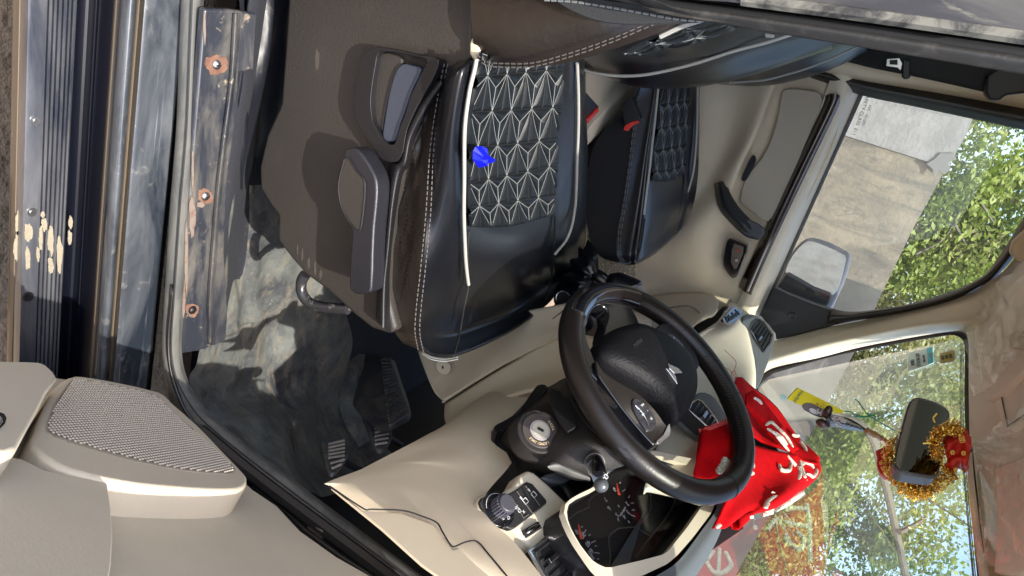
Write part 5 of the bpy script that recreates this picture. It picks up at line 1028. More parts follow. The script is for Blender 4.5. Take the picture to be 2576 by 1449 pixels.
loft('gloss_strip', [pts(r, 'y', y) for r, y in (([(2076, 240), (2070, 262), (2030, 350), (1988, 435), (1912, 605), (1862, 712), (1862, 722)], 2.03), ([(2090, 236), (2085, 262), (2045, 350), (2005, 435), (1925, 605), (1875, 722), (1875, 732)], 2.008), ([(2108, 238), (2102, 262), (2060, 350), (2018, 435), (1940, 605), (1886, 728), (1886, 736)], 2.008), ([(2118, 244), (2112, 275), (2072, 360), (2030, 450), (1950, 615), (1898, 735), (1896, 740)], 2.03))], WOODT, pd)
plate('door_latch', [(1890, 393), (1898, 392), (1901, 402), (1896, 416), (1879, 450), (1869, 456), (1865, 448), (1874, 425)], 'y', 2.002, .01, BLACK, pd, .002, smooth=2)
loft('pull_handle', [[pt(X, Y, 'y', y) for X, Y, y in r] for r in ([(1796, 462, 2.03), (1806, 520, 1.99), (1836, 560, 1.97), (1876, 595, 1.97), (1908, 604, 2.02)], [(1810, 457, 2.0), (1820, 508, 1.96), (1848, 545, 1.945), (1884, 578, 1.945), (1914, 592, 2.0)], [(1828, 457, 2.03), (1837, 485, 1.99), (1860, 522, 1.97), (1893, 556, 1.97), (1922, 576, 2.02)])], mat('handle_black', (.02, .022, .026), .4), pd, th=.004)
plate('handle_end', [(1868, 560), (1880, 552), (1902, 562), (1920, 574), (1921, 592), (1908, 602), (1880, 594), (1862, 582)], 'y', 1.952, .02, mat('handle_blue_black', (.05, .055, .065), .35), pd, .004)
plate('handle_cup', [(1829, 606), (1843, 602), (1876, 616), (1880, 622), (1874, 648), (1856, 692), (1848, 699), (1838, 697), (1823, 676), (1820, 650)], 'y', 2.008, .03, PIANO, pd, .003, smooth=2)
plate('cup_face', [(1846, 612), (1870, 620), (1868, 640), (1852, 676), (1846, 678), (1838, 660), (1840, 630)], 'y', 2.003, .006, mat('cup_brown', (.11, .085, .065), .5), pd, .002)
plate('lock_mark', [(1852, 627), (1858, 629), (1857, 634), (1850, 631)], 'y', 2.000, .003, REDP, pd, .0005)
c = pt(1853, 655, 'y', 2.0); MB().disc(c, (0, -1, 0), .0045, .002).obj('screw', STEEL, pd)
MB().tube(cr(pts([(2175, 205), (2168, 232), (2088, 410), (2006, 592), (1947, 722), (1915, 795)], 'y', 2.085), 4), .006, 6).obj('belt_seal', GREYRUB, pd)
# window with black frame, sail panel
GL = [(2160, 205), (2300, 232), (2650, 300), (2650, 480), (2600, 560), (2510, 668), (2440, 735), (2300, 775), (2150, 795), (2060, 800), (1900, 810), (1900, 800), (2000, 600), (2088, 405)]
plate('side_glass', GL, 'y', 2.10, .004, SGLASS, pd, 0)
text('glass_print', 'SAFETY GLASS  E11', pt(2166, 288, 'y', 2.095), pt(2160, 318, 'y', 2.095)-pt(2180, 262, 'y', 2.095), (0, 0, 1), .013, mat('etched_print', (.07, .07, .07), .8), pd)
text('glass_print', '43R - 001082', pt(2180, 290, 'y', 2.095), pt(2160, 318, 'y', 2.095)-pt(2180, 262, 'y', 2.095), (0, 0, 1), .010, MATS['etched_print'], pd)
plate('sail_panel', [(1910, 792), (1945, 722), (1985, 742), (2050, 768), (2110, 786), (2150, 800), (2090, 822), (2000, 845), (1952, 856), (1950, 840)], 'y', 2.04, .03, DARKP, pd, .005)
MB().tube(cr(pts([(1992, 786), (2000, 790), (2001, 798), (1994, 803), (1986, 800), (1984, 792), (1992, 786)], 'y', 2.038), 3), .0012, 5).obj('plug_ring', BLACK, pd)
FR1 = [(2050, 182), (2170, 222), (2300, 245), (2450, 274), (2700, 325)]
def band(name, A, B_, y0, y1, m, parent, mid=None, th=.01):
    A_ = pts(A, 'y', y0); C_ = pts(B_, 'y', y0 if mid is None else y1); D_ = pts([((a[0]+b[0])/2, (a[1]+b[1])/2) for a, b in zip(A, B_)], 'y', y1 if mid is None else mid)
    return loft(name, [A_, D_, C_], m, parent, th=th)
band('window_frame', [(2030, 160), (2170, 192), (2300, 216), (2450, 243), (2700, 292)], [(2040, 196), (2168, 240), (2300, 268), (2450, 300), (2700, 355)], 2.05, 2.02, RUBBERK, pd)
band('window_frame', [(2090, 776), (2150, 784), (2270, 768), (2380, 738), (2460, 702), (2500, 664), (2576, 546), (2640, 440)], [(2080, 822), (2160, 806), (2280, 788), (2390, 762), (2480, 718), (2530, 672), (2595, 590), (2680, 470)], 2.05, 2.02, RUBBERK, pd)
# outside mirror
om = empty('door_mirror', tuple(pt(2050, 690, 'y', 2.3)), car)
OM = Pl(pt(2050, 680, 'y', 2.30), (-.90, -.42, -.03))
plate('mirror_housing', [(2017, 604), (2042, 594), (2085, 605), (2133, 629), (2144, 646), (2127, 706), (2104, 749), (2085, 771), (2054, 760), (1990, 738), (1952, 728), (1972, 682), (1989, 637)], OM, -.002, .09, mat('mirror_grey_plastic', (.10, .105, .12), .4), om, .012, smooth=2, hole=None, seg=4)
plate('mirror_face', [(2023, 611), (2044, 607), (2085, 622), (2118, 638), (2128, 652), (2114, 709), (2102, 735), (2087, 741), (2045, 724), (1992, 693), (1976, 681), (1996, 640)], OM, .001, .003, MIRROR, om, .001, smooth=2)
plate('mirror_arm', [(1950, 728), (1978, 690), (2000, 702), (2045, 728), (2090, 745), (2082, 770), (2050, 760), (1990, 738)], 'y', 2.16, .05, BLACK, om, .006)
# seat belt and far B pillar
bp = empty('far_pillar', (-.1, 2.05, 1.2), car)
loft('pillar_trim', gpts([[(2040, 90, 'y', 2.0), (2200, 100, 'y', 2.0), (2400, 140, 'y', 2.0), (2700, 170, 'y', 2.0)], [(2050, 150, 'y', 1.99), (2200, 178, 'y', 1.98), (2400, 205, 'y', 1.98), (2700, 240, 'y', 1.98)], [(2060, 188, 'y', 2.05), (2170, 210, 'y', 2.05), (2400, 246, 'y', 2.05), (2700, 300, 'y', 2.05)]]), BEIGE, bp)
loft('belt', gpts([[(2060, 60, 'y', 1.94), (2200, 90, 'y', 1.94), (2400, 120, 'y', 1.94), (2600, 150, 'y', 1.94)], [(2080, 140, 'y', 1.94), (2180, 168, 'y', 1.94), (2320, 196, 'y', 1.93), (2480, 232, 'y', 1.93), (2600, 228, 'y', 1.93)][:4]]), BELT, bp, th=.004)
plate('belt_guide', [(2482, 190), (2478, 236), (2490, 252), (2516, 253), (2530, 240), (2600, 232), (2600, 170), (2520, 165)], 'y', 1.90, .04, DARKP, bp, .006)
plate('belt_stop', [(2270, 150), (2290, 155), (2290, 196), (2278, 200), (2268, 194)], 'y', 1.915, .02, DARKP, bp, .004)
plate('belt_tongue', [(2231, 148), (2262, 146), (2270, 160), (2266, 178), (2258, 170), (2229, 166)], 'y', 1.91, .004, STEEL, bp, .001)
plate('tongue_slot', [(2238, 151), (2258, 150), (2258, 163), (2238, 162)], 'y', 1.908, .003, BLACK, bp, 0)

# ------------------------------------------------------------------ windscreen, pillars, roof
ws = empty('windscreen', (.6, 1.33, 1.45), car)
Wg = []
for y in np.linspace(.62, 2.07, 16):
    Wg.append([(ws_x(y, z), y, z) for z in np.linspace(1.17, 1.73, 7)])
loft('glass', np.array(Wg), WGLASS, ws, nu=2, nv=2)
EDGE = [(1905, 985), (1912, 966), (1940, 942), (1970, 930), (2107, 892), (2267, 861), (2367, 844), (2397, 841), (2417, 850), (2426, 868), (2427, 920), (2426, 1000), (2430, 1120), (2440, 1250), (2458, 1449), (2480, 1600)]
EO = [(1890, 985), (1900, 955), (1935, 925), (1965, 915), (2103, 878), (2263, 848), (2364, 831), (2402, 828), (2430, 838), (2441, 862), (2441, 920), (2441, 1000), (2445, 1120), (2458, 1250), (2482, 1449), (2510, 1600)]
loft('frit_band', [pts(EDGE, 'w', -.006), pts(EO, 'w', -.010)], BLACK, ws, nu=4, nv=2, th=.003)
mb = MB()
for a, b, in ((4, 0), (8, 0), (11, 0)):
    mb.tube(cr([pt(X-a, Y, 'w', -.006) for X, Y in EDGE[9:]], 3), .0008, 4)
mb.obj('frit_dots', mat('dot_grey', (.12, .12, .12), .6), ws)
# inspection stickers
def wsticker(name, L, m, off=-.004): return plate(name, [pt(X, Y, 'w', off) for X, Y in L], None, None, .0006, m, ws, 0, raw=True)
s1_ = wsticker('permit_sticker', [(2282, 889), (2330, 876), (2345, 872), (2348, 913), (2334, 919), (2286, 934)], mat('pale_blue_paper', (.62, .72, .72), .6))
wsticker('blue_stripe', [(2331, 877), (2346, 872), (2348, 912), (2336, 917)], mat('cyan_print', (.10, .55, .68), .6), -.0055)
dn = pt(2345, 872, 'w')-pt(2282, 889, 'w'); rt_ = pt(2286, 934, 'w')-pt(2282, 889, 'w')
INK = mat('dark_ink', (.05, .08, .08), .6)
for X, Y, s_, z_ in ((2309, 905, '6271 IN 15 L2', .0125), (2295, 912, 'DELHI', .012), (2324, 902, 'DATE 1 INES', .007), (2341, 894, 'PARKING', .007)):
    text('print', s_, pt(X, Y, 'w', -.0062), rt_, dn, z_, INK if X < 2330 else MATW, ws)
wsticker('pollution_sticker', [(2362, 889), (2394, 879), (2401, 880), (2405, 893), (2403, 905), (2398, 910), (2368, 915), (2363, 912)], mat('cream_paper', (.78, .70, .58), .6))
wsticker('gold_panel', [(2364, 891), (2393, 882), (2399, 884), (2400, 902), (2396, 907), (2368, 912)], mat('gold_paper', (.50, .38, .06), .5), -.0055)
for X, Y, s_, z_ in ((2391, 895, '10 KM', .009), (2381, 897, 'SAFE', .010), (2371, 900, '01 02', .009)): text('print', s_, pt(X, Y, 'w', -.0062), rt_, dn, z_, INK, ws)
plate('round_mark', blob(1970, 997, 8, 6, 0, 0, 3, n=24), 'w', -.004, .0005, mat('blue_dot', (.40, .68, .80), .5), ws, 0)
# far A pillar trim
PT = [[(1935, 860, 'y', 2.05), (1952, 856, 'y', 2.05), (2067, 826, 'y', 2.05), (2167, 806, 'y', 2.05), (2317, 772, 'y', 2.05), (2430, 742, 'y', 2.04), (2500, 700, 'y', 2.03)],
      [(1925, 890, 'y', 2.00), (1950, 884, 'y', 2.00), (2067, 852, 'y', 2.0), (2167, 828, 'y', 2.0), (2317, 796, 'y', 1.99), (2440, 770, 'y', 1.97), (2540, 740, 'y', 1.96)],
      [(1915, 925, 'y', 1.99), (1945, 915, 'y', 1.99), (2067, 880, 'y', 1.99), (2167, 855, 'y', 1.98), (2317, 825, 'y', 1.96), (2425, 815, 'y', 1.93), (2540, 800, 'y', 1.92)]]
G3 = gpts(PT)+[[pt(X, Y, 'w', -.012) for X, Y in ((1905, 955), (1945, 926), (2060, 900), (2167, 873), (2317, 845), (2400, 834), (2432, 838))]]
loft('a_pillar_trim', G3, BEIGE2, car, nu=8, nv=8)
loft('roof_rail', gpts([[(2470, 722, 'y', 2.04), (2530, 676, 'y', 2.04), (2590, 600, 'y', 2.04), (2680, 480, 'y', 2.04)], [(2480, 745, 'y', 2.0), (2545, 700, 'y', 1.99), (2600, 640, 'y', 1.99), (2700, 540, 'y', 1.99)], [(2495, 790, 'y', 1.93), (2570, 740, 'y', 1.92), (2640, 680, 'y', 1.9), (2760, 600, 'y', 1.88)]]), HEADL, car)
plate('grab_handle', [(2540, 640), (2548, 610), (2590, 570), (2640, 560), (2620, 650), (2566, 662)], 'y', 1.96, .03, BEIGE, car, .008)
# header and headliner
HL = [[pt(X, Y, 'w', -.014) for X, Y in ((2425, 826), (2436, 860), (2437, 1000), (2441, 1150), (2458, 1300), (2482, 1449), (2515, 1620))],
      [pt(*q) for q in ((2436, 812, 'z', 1.672), (2450, 850, 'z', 1.675), (2458, 1000, 'z', 1.675), (2465, 1150, 'z', 1.675), (2488, 1300, 'z', 1.675), (2515, 1449, 'z', 1.672), (2560, 1620, 'z', 1.665))],
      [pt(*q) for q in ((2490, 790, 'z', 1.70), (2520, 850, 'z', 1.70), (2540, 1000, 'z', 1.70), (2560, 1150, 'z', 1.70), (2590, 1300, 'z', 1.695), (2640, 1449, 'z', 1.69), (2700, 1620, 'z', 1.68))],
      [pt(*q) for q in ((2640, 660, 'z', 1.73), (2700, 800, 'z', 1.73), (2740, 1000, 'z', 1.73), (2780, 1150, 'z', 1.73), (2830, 1300, 'z', 1.72), (2900, 1449, 'z', 1.72), (3000, 1620, 'z', 1.70))]]
loft('headliner', HL, HEADL, car, th=.01)
# roof skin above everything, and the far side so the cabin is closed
RF = []
for y in np.linspace(.78, 2.06, 8):
    RF.append([(ws_x(y, 1.70)+.03, y, 1.715), (.30, y, 1.765), (-.2, y, 1.79), (-.9, y, 1.79), (-1.8, y, 1.76)])
loft('roof', np.array(RF), PAINT, car, th=.012)
MB().add(*box3(-1.9, -1.86, .7, 2.1, .3, 1.1)).obj('tailgate', DARKP, car, False)
MB().add(*box3(-1.86, -.08, 2.10, 2.13, .3, 1.2)).obj('rear_side_panel', BEIGE, car, False)
MB().add(*box3(-1.86, -.2, 2.10, 2.13, 1.2, 1.78)).obj('rear_sky_block', HEADL, car, False)  # unseen solid panel added across the rear window to keep sky off wheel gloss
MB().add(*box3(-1.9, -1.895, .7, 2.1, 1.1, 1.74)).obj('rear_screen', SGLASS, car, False)
loft('roof_lining', np.array(RF)[:, :4]*np.array([1, 1, 1])-np.array([.0, 0, .03]), HEADL, car)
MB().add(*box3(-1.86, -.25, .715, .72, 1.15, 1.70)).obj('rear_window', SGLASS, car, False)
MB().tube(cr([(-1.86, .74, 1.72), (-.9, .745, 1.745), (-.2, .755, 1.745), (.15, .78, 1.745), (.34, .80, 1.735)], 5), .035, 12).obj('roof_side_rail', PAINT, car)
MB().add(*box3(-.42, -.16, .80, 1.30, .45, 1.25)).obj('seat_back_shell', DARKP, ds, False, bevel=.02)
MB().add(*box3(-.42, -.16, 1.45, 1.93, .45, 1.25)).obj('seat_back_shell', DARKP, ps, False, bevel=.02)
MB().add(*box3(-1.86, -.28, .62, .70, .45, 1.15)).obj('rear_door', PAINT, car, False)
MB().add(*box3(-1.8, 1.2, .80, 2.05, .36, .40)).obj('floor_pan', CARPET, car, False)
loft('cowl', np.array([[(.80, y, 1.13), (.96, y, 1.17), (1.15, y, 1.14), (1.9, y, 1.08), (2.1, y, .95), (2.15, y, .6)] for y in np.linspace(.66, 2.06, 6)]), PAINT, car)
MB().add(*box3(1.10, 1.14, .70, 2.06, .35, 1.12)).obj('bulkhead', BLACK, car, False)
loft('near_a_pillar', [[(.72, .665, 1.15), (.55, .70, 1.42), (.36, .76, 1.70), (.2, .79, 1.74)], [(.80, .69, 1.15), (.62, .72, 1.42), (.42, .78, 1.70), (.26, .80, 1.75)], [(.86, .75, 1.15), (.66, .76, 1.42), (.47, .81, 1.70), (.30, .84, 1.75)]], RUBBERK, car, th=.01)

# sun visors in their crinkled plastic film, overhead panel
def crinkle(D):
    n = normals(D); a, b = D.shape[:2]; i, j = np.mgrid[0:a, 0:b]; g = np.random.default_rng(5); f = np.zeros((a, b))
    for k in range(9): th_, ph, fr_ = g.random()*3.14, g.random()*6.28, .25+g.random()*.8; f += np.abs(np.sin((i*math.cos(th_)+j*math.sin(th_))*fr_*.5+ph))*.0035
    return D+n*(f*.8-.006)[..., None]
def zq(L, z): return [pt(X, Y, 'z', z) for X, Y in L]
V1 = [zq([(2442, 806), (2490, 752), (2535, 704), (2620, 640)], 1.655), zq([(2438, 850), (2500, 810), (2560, 770), (2660, 720)], 1.645), zq([(2446, 915), (2500, 890), (2570, 850), (2680, 790)], 1.640), zq([(2460, 1000), (2500, 982), (2580, 900), (2690, 830)], 1.650)]
v1 = loft('sun_visor', [[p+np.array([0, 0, .014]) for p in r] for r in V1], HEADL, car, nu=10, nv=10, th=.012)
loft('visor_film', V1, FILM, v1, nu=18, nv=18, disp=crinkle)
plate('visor_label', [(2530, 846), (2560, 830), (2580, 850), (2575, 880), (2545, 875)], 'z', 1.648, .002, mat('film_label', (.68, .58, .42), .7), v1, 0)
V2 = [zq([(2442, 1134), (2480, 1118), (2540, 1070), (2640, 1000)], 1.645), zq([(2476, 1165), (2520, 1150), (2580, 1120), (2680, 1080)], 1.635), zq([(2484, 1235), (2530, 1230), (2590, 1210), (2700, 1200)], 1.630), zq([(2480, 1340), (2530, 1330), (2600, 1320), (2720, 1320)], 1.630), zq([(2474, 1426), (2530, 1430), (2600, 1410), (2740, 1420)], 1.635)]
v2 = loft('sun_visor', [[p+np.array([0, 0, .014]) for p in r] for r in V2[1:]], HEADL, car, nu=10, nv=10, th=.012)
loft('visor_film', V2, FILM, v2, nu=18, nv=18, disp=crinkle)
op = plate('overhead_panel', [(2498, 1000), (2518, 972), (2600, 890), (2700, 850), (2720, 960), (2580, 1040), (2532, 1080), (2512, 1050)], 'z', 1.672, .02, HEADL, car, .006)
MB().tube(cr([pt(X, Y, 'z', 1.670) for X, Y in ((2620, 880), (2576, 914), (2520, 974), (2517, 982), (2534, 1066), (2540, 1068), (2600, 1028))], 3), .0011, 5).obj('panel_groove', BLACK, op)

# rear-view mirror
mr = empty('rear_view_mirror', tuple(pt(2320, 1105, 'y', 1.33)), car)
MR = Pl(pt(2320, 1105, 'y', 1.33), (-.86, -.49, -.13))
mo = [(2282, 1024), (2292, 1004), (2302, 998), (2317, 997), (2357, 1009), (2382, 1024), (2391, 1038), (2389, 1062), (2380, 1122), (2366, 1178), (2356, 1196), (2342, 1202), (2300, 1197), (2268, 1191), (2253, 1181), (2248, 1164), (2257, 1117)]
plate('mirror_shell', mo, MR, 0, .028, mat('shell_grey', (.10, .10, .105), .3), mr, .006, smooth=2)
mc = np.array(mo, float).mean(0); plate('mirror_glass', [tuple(mc+(np.array(q)-mc)*.93) for q in mo], MR, .0015, .002, DMIRROR, mr, .0006, smooth=2)
MB().tube(cr([MR.at(2340, 1110, -.03), pt(2400, 1120, 'y', 1.40), pt(2436, 1130, 'w', -.012)], 4), .009, 10).obj('mirror_stem', DARKP, mr)

# ------------------------------------------------------------------ driver side B pillar at the frame's edge
nb = empty('near_pillar', (-.1, .72, 1.2), car)
band('pillar_rubber', [(430, -150), (800, -150), (1150, -130), (1500, -60), (1650, -10), (1760, 8), (1867, 18), (2152, 55), (2400, 92), (2640, 125), (3200, 205)], [(440, -70), (800, -80), (1150, -70), (1640, 20), (1720, 42), (1763, 53), (1867, 70), (2152, 117), (2400, 158), (2640, 198), (3200, 290)], .715, .700, RUBBER, nb)
band('pillar_groove', [(430, -180), (900, -175), (1500, -80), (1650, -24), (1867, 6), (2152, 40), (2400, 74), (2640, 108), (3200, 188)], [(430, -140), (900, -140), (1500, -60), (1650, -8), (1867, 22), (2152, 60), (2400, 96), (2640, 130), (3200, 208)], .70, .71, BLACK, nb)
DB = mat('dusty_body_side', (.03, .03, .036), .45, coat=.1, dust=[((14, 14, 4), (.13, .125, .11), .40, .75, .8), ((50, 50, 12), (.26, .25, .20), .62, .82, .8)])
band('pillar_outer', [(200, -900), (700, -760), (1200, -560), (1560, -420), (1867, -330), (2152, -260), (2400, -200), (2640, -150), (3200, -40)], [(200, -170), (700, -165), (1200, -140), (1640, -20), (1867, 8), (2152, 42), (2400, 78), (2640, 112), (3200, 192)], .665, .66, DB, nb)
MB().tube(cr(pts([(1867, -4), (2152, 32), (2400, 66), (2640, 100)], 'y', .668), 4), .006, 6).obj('pillar_flange', mat('scraped_flange', (.17, .165, .14), .6, dust=(40, (.03, .03, .03), .4, .6, .5)), nb)

# ------------------------------------------------------------------ driver door, open
dd = empty('driver_door', (.64, .62, .5), car)
DPn = np.array([-.87, .50, 0.02]); DR = Pl((.665, .60, .6), DPn)
plate('door_shell', [(-400, 830), (-100, 890), (60, 920), (140, 948), (280, 965), (400, 990), (445, 1014), (505, 1072), (560, 1140), (618, 1212), (640, 1232), (700, 1272), (760, 1336), (850, 1400), (930, 1445), (1100, 1560), (1300, 1800), (-400, 1800)], DR, 0, .05, DOORB, dd, .006)
plate('door_frame', [(-400, 850), (60, 935), (400, 1005), (520, 1100), (640, 1215), (720, 1270), (900, 1400), (1300, 1700), (1300, 1900), (-400, 1900)], DR, -.04, .08, PAINT, dd, .01)
SPO = [(165, 951), (180, 945), (200, 944), (280, 957), (400, 985), (436, 1014), (502, 1072), (560, 1132), (618, 1192), (624, 1205), (622, 1220), (600, 1232), (530, 1233), (450, 1228), (360, 1220), (275, 1206), (210, 1190), (150, 1170), (82, 1120), (90, 1080), (112, 1020), (135, 975)]
spk = plate('speaker_pod', SPO, DR, .034, .04, DOORB, dd, .006, smooth=2)
GRO = [(170, 964), (180, 955), (196, 952), (280, 965), (395, 994), (425, 1024), (500, 1090), (585, 1168), (592, 1183), (588, 1190), (575, 1192), (475, 1184), (350, 1159), (225, 1124), (130, 1094), (118, 1078), (117, 1066), (128, 1036), (146, 998)]
plate('grille_rim', GRO, DR, .0355, .006, mat('rim_beige', (.40, .34, .27), .5), spk, .002, smooth=2)
gm = np.array(GRO, float); gc = gm.mean(0)
GPL = [tuple(gc+(q-gc)*.975) for q in gm]
# grille: real raised dots on the plate
gr_m = mat('grille_beige', (.19, .155, .12), .7)
gplate = plate('speaker_grille', GPL, DR, .0362, .004, gr_m, spk, 0, smooth=2)
P0 = DR.at(350, 1070, .0362); gu = np.array([0, 0, 1.]); gu -= gu@DR.n*DR.n; gu /= np.linalg.norm(gu); gv = np.cross(DR.n, gu)
gu, gv = (gu+gv)/2**.5, (gv-gu)/2**.5
poly = cr([((DR.at(X, Y, .0362)-P0)@gu, (DR.at(X, Y, .0362)-P0)@gv, 0) for X, Y in GPL], 2, True)[:, :2]
def inside(p):
    x, y = p; c = False; n_ = len(poly)
    for i in range(n_):
        x1, y1 = poly[i]; x2, y2 = poly[i-1]
        if (y1 > y) != (y2 > y) and x < (x2-x1)*(y-y1)/(y2-y1)+x1: c = not c
    return c
V = []; Fc = []; sp_ = .0052; mnx, mny = poly.min(0); mxx, mxy = poly.max(0); iy = 0; y = mny
while y < mxy:
    x = mnx+(iy % 2)*sp_/2
    while x < mxx:
        if inside((x, y)):
            c = P0+gu*x+gv*y; k = len(V)
            for j in range(6): a = j*math.pi/3; V.append(c+.0017*(math.cos(a)*gu+math.sin(a)*gv))
            for j in range(6): a = j*math.pi/3; V.append(c+.0010*(math.cos(a)*gu+math.sin(a)*gv)+DR.n*.0013)
            Fc += [(k+j, k+(j+1) % 6, k+6+(j+1) % 6, k+6+j) for j in range(6)]+[tuple(k+6+j for j in range(6))]
        x += sp_
    y += sp_*.866; iy += 1
link('grille_dots', mesh(V, Fc), mat('grille_dot_beige', (.56, .49, .39), .5), spk, False)
plate('map_pocket', [(-300, 1100), (-100, 1120), (0, 1140), (60, 1155), (115, 1182), (200, 1200), (262, 1204), (272, 1212), (281, 1274), (286, 1350), (282, 1420), (268, 1500), (240, 1700), (-300, 1700)], DR, .030, .04, DOORB, dd, .007)
plate('door_armrest', [(-300, 900), (-100, 904), (0, 906), (60, 907), (95, 909), (118, 918), (138, 936), (146, 950), (120, 985), (98, 1030), (70, 1080), (46, 1126), (20, 1136), (0, 1136), (-300, 1120)], DR, .060, .06, mat('armrest_beige', (.62, .55, .43), .5, bump=(500, .2, .0006)), dd, .018, seg=5)
plate('handle_well', [(-60, 1025), (-5, 1034), (12, 1040), (18, 1050), (14, 1064), (0, 1078), (-60, 1085)], DR, .0606, .004, BLACK, dd, .001)
plate('door_pull', [(-60, 1036), (-4, 1042), (8, 1048), (10, 1056), (4, 1064), (-6, 1068), (-60, 1070)], DR, .0655, .006, CHROME, dd, .002)
# dark hinge side of the door
band2 = plate('door_edge', [(640, 1226), (700, 1262), (770, 1330), (860, 1396), (930, 1440), (1100, 1560), (1110, 1545), (940, 1415), (870, 1375), (780, 1310), (700, 1240)], DR, -.012, .05, RUBBERK, dd, .004)

# ================================================================== LOOSE THINGS IN THE CAR
# red velvet cloth bunched on the dash against the glass
rc = empty('devotional_cloth', tuple(pt(1880, 1230, 'd', 1.25)), label='bright red velvet cloth with raised silver lettering bunched on the dashboard', category='cloth')
def wd(X, Y): return (pt(X, Y, 'w')-EYE)@M[:, 2]
def fold(D):
    n = normals(D); a, b = D.shape[:2]; i, j = np.mgrid[0:a, 0:b]; e = np.minimum(1, np.minimum(j, b-1-j)/6.)
    return D+n*((.004*np.sin(i*.25+j*.13)+.003*np.sin(j*.31-i*.07+1))*e)[..., None]
C1 = [[(1845, 1155, 'd', 1.18), (1885, 1120, 'd', 1.30), (1950, 1135, 'd', 1.36), (2010, 1150, 'd', 1.42), (2063, 1162, 'd', 0)],
      [(1842, 1200, 'd', 1.14), (1880, 1180, 'd', 1.22), (1940, 1190, 'd', 1.29), (2005, 1192, 'd', 1.36), (2064, 1188, 'd', 0)],
      [(1832, 1250, 'd', 1.08), (1870, 1240, 'd', 1.15), (1930, 1243, 'd', 1.22), (1985, 1235, 'd', 1.29), (2035, 1222, 'd', 0)],
      [(1815, 1290, 'd', 1.05), (1850, 1285, 'd', 1.10), (1890, 1282, 'd', 1.15), (1930, 1280, 'd', 1.20), (1962, 1272, 'd', 0)],
      [(1795, 1330, 'd', 1.02), (1815, 1328, 'd', 1.05), (1840, 1322, 'd', 1.09), (1870, 1308, 'd', 1.13), (1892, 1295, 'd', 0)]]
def cq(r): return [pt(X, Y, 'd', v) if v else pt(X, Y, 'w', -.008) for X, Y, _, v in r]
GC = [cq(r) for r in C1]
loft('main_panel', GC, REDV, rc, nu=8, nv=8, th=.003, disp=fold)
C2 = [[(1852, 948, 'd', 1.45), (1870, 955, 'd', 1.5), (1905, 985, 'd', 1.53), (1960, 1035, 'd', 1.52), (2010, 1090, 'd', 1.48), (2063, 1152, 'd', 1.44)],
      [(1850, 975, 'd', 1.38), (1880, 990, 'd', 1.44), (1910, 1015, 'd', 1.46), (1950, 1060, 'd', 1.46), (2000, 1110, 'd', 1.45), (2062, 1160, 'd', 1.43)],
      [(1870, 1030, 'd', 1.36), (1890, 1050, 'd', 1.40), (1915, 1075, 'd', 1.42), (1950, 1100, 'd', 1.42), (2000, 1135, 'd', 1.42), (2060, 1164, 'd', 1.42)],
      [(1875, 1085, 'd', 1.34), (1890, 1100, 'd', 1.36), (1920, 1115, 'd', 1.38), (1955, 1128, 'd', 1.39), (2005, 1145, 'd', 1.40), (2060, 1166, 'd', 1.41)]]
loft('rear_fold', gpts(C2), REDV, rc, nu=8, nv=8, th=.003, disp=fold)
C3 = [[(1876, 990, 'd', 1.34), (1900, 985, 'd', 1.36), (1930, 1020, 'd', 1.38), (1975, 1080, 'd', 1.38), (2010, 1130, 'd', 1.37)], [(1878, 1020, 'd', 1.30), (1900, 1030, 'd', 1.32), (1928, 1062, 'd', 1.34), (1965, 1105, 'd', 1.35), (2000, 1135, 'd', 1.36)], [(1892, 1045, 'd', 1.33), (1905, 1060, 'd', 1.34), (1930, 1088, 'd', 1.35), (1960, 1118, 'd', 1.36), (1995, 1142, 'd', 1.37)]]
loft('upper_fold', gpts(C3), REDV, rc, nu=8, nv=8, th=.003)
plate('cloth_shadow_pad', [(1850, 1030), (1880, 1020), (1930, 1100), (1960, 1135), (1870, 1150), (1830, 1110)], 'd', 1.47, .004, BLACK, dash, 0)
C4 = [[(1758, 1095, 'd', 1.16), (1775, 1075, 'd', 1.18), (1800, 1072, 'd', 1.19), (1835, 1065, 'd', 1.2)], [(1752, 1140, 'd', 1.10), (1775, 1120, 'd', 1.11), (1805, 1112, 'd', 1.12), (1850, 1105, 'd', 1.15)], [(1748, 1190, 'd', 1.07), (1775, 1180, 'd', 1.08), (1810, 1172, 'd', 1.09), (1850, 1160, 'd', 1.12)], [(1750, 1215, 'd', 1.08), (1775, 1215, 'd', 1.08), (1810, 1212, 'd', 1.09), (1850, 1200, 'd', 1.12)]]
loft('front_flap', gpts(C4), REDV, rc, nu=8, nv=8, th=.003, disp=fold)
mb = MB(); g = np.random.default_rng(8)
for t_ in np.linspace(0, 1, 46):
    X, Y = 1762+t_*74, 1092-t_*30; p = pt(X, Y, 'd', 1.155+.03*t_); q = pt(X+g.normal()*2, Y-9-g.random()*5, 'd', 1.16+.03*t_); mb.tube([p, (p+q)/2, q], .0009, 4)
mb.obj('fringe', mat('red_fringe', (.62, .08, .07), .8), rc, False)
mb = MB()
for L in ([(1854, 950), (1848, 930), (1852, 912), (1838, 895), (1822, 880)], [(1852, 952), (1842, 938), (1834, 930), (1826, 925)], [(1850, 958), (1840, 945), (1846, 932), (1838, 940)]): mb.tube(cr(pts(L, 'd', 1.42), 4), .0007, 4)
mb.obj('loose_thread', mat('faded_red_thread', (.45, .16, .12), .8), rc, False)
fC = surf_of(GC)
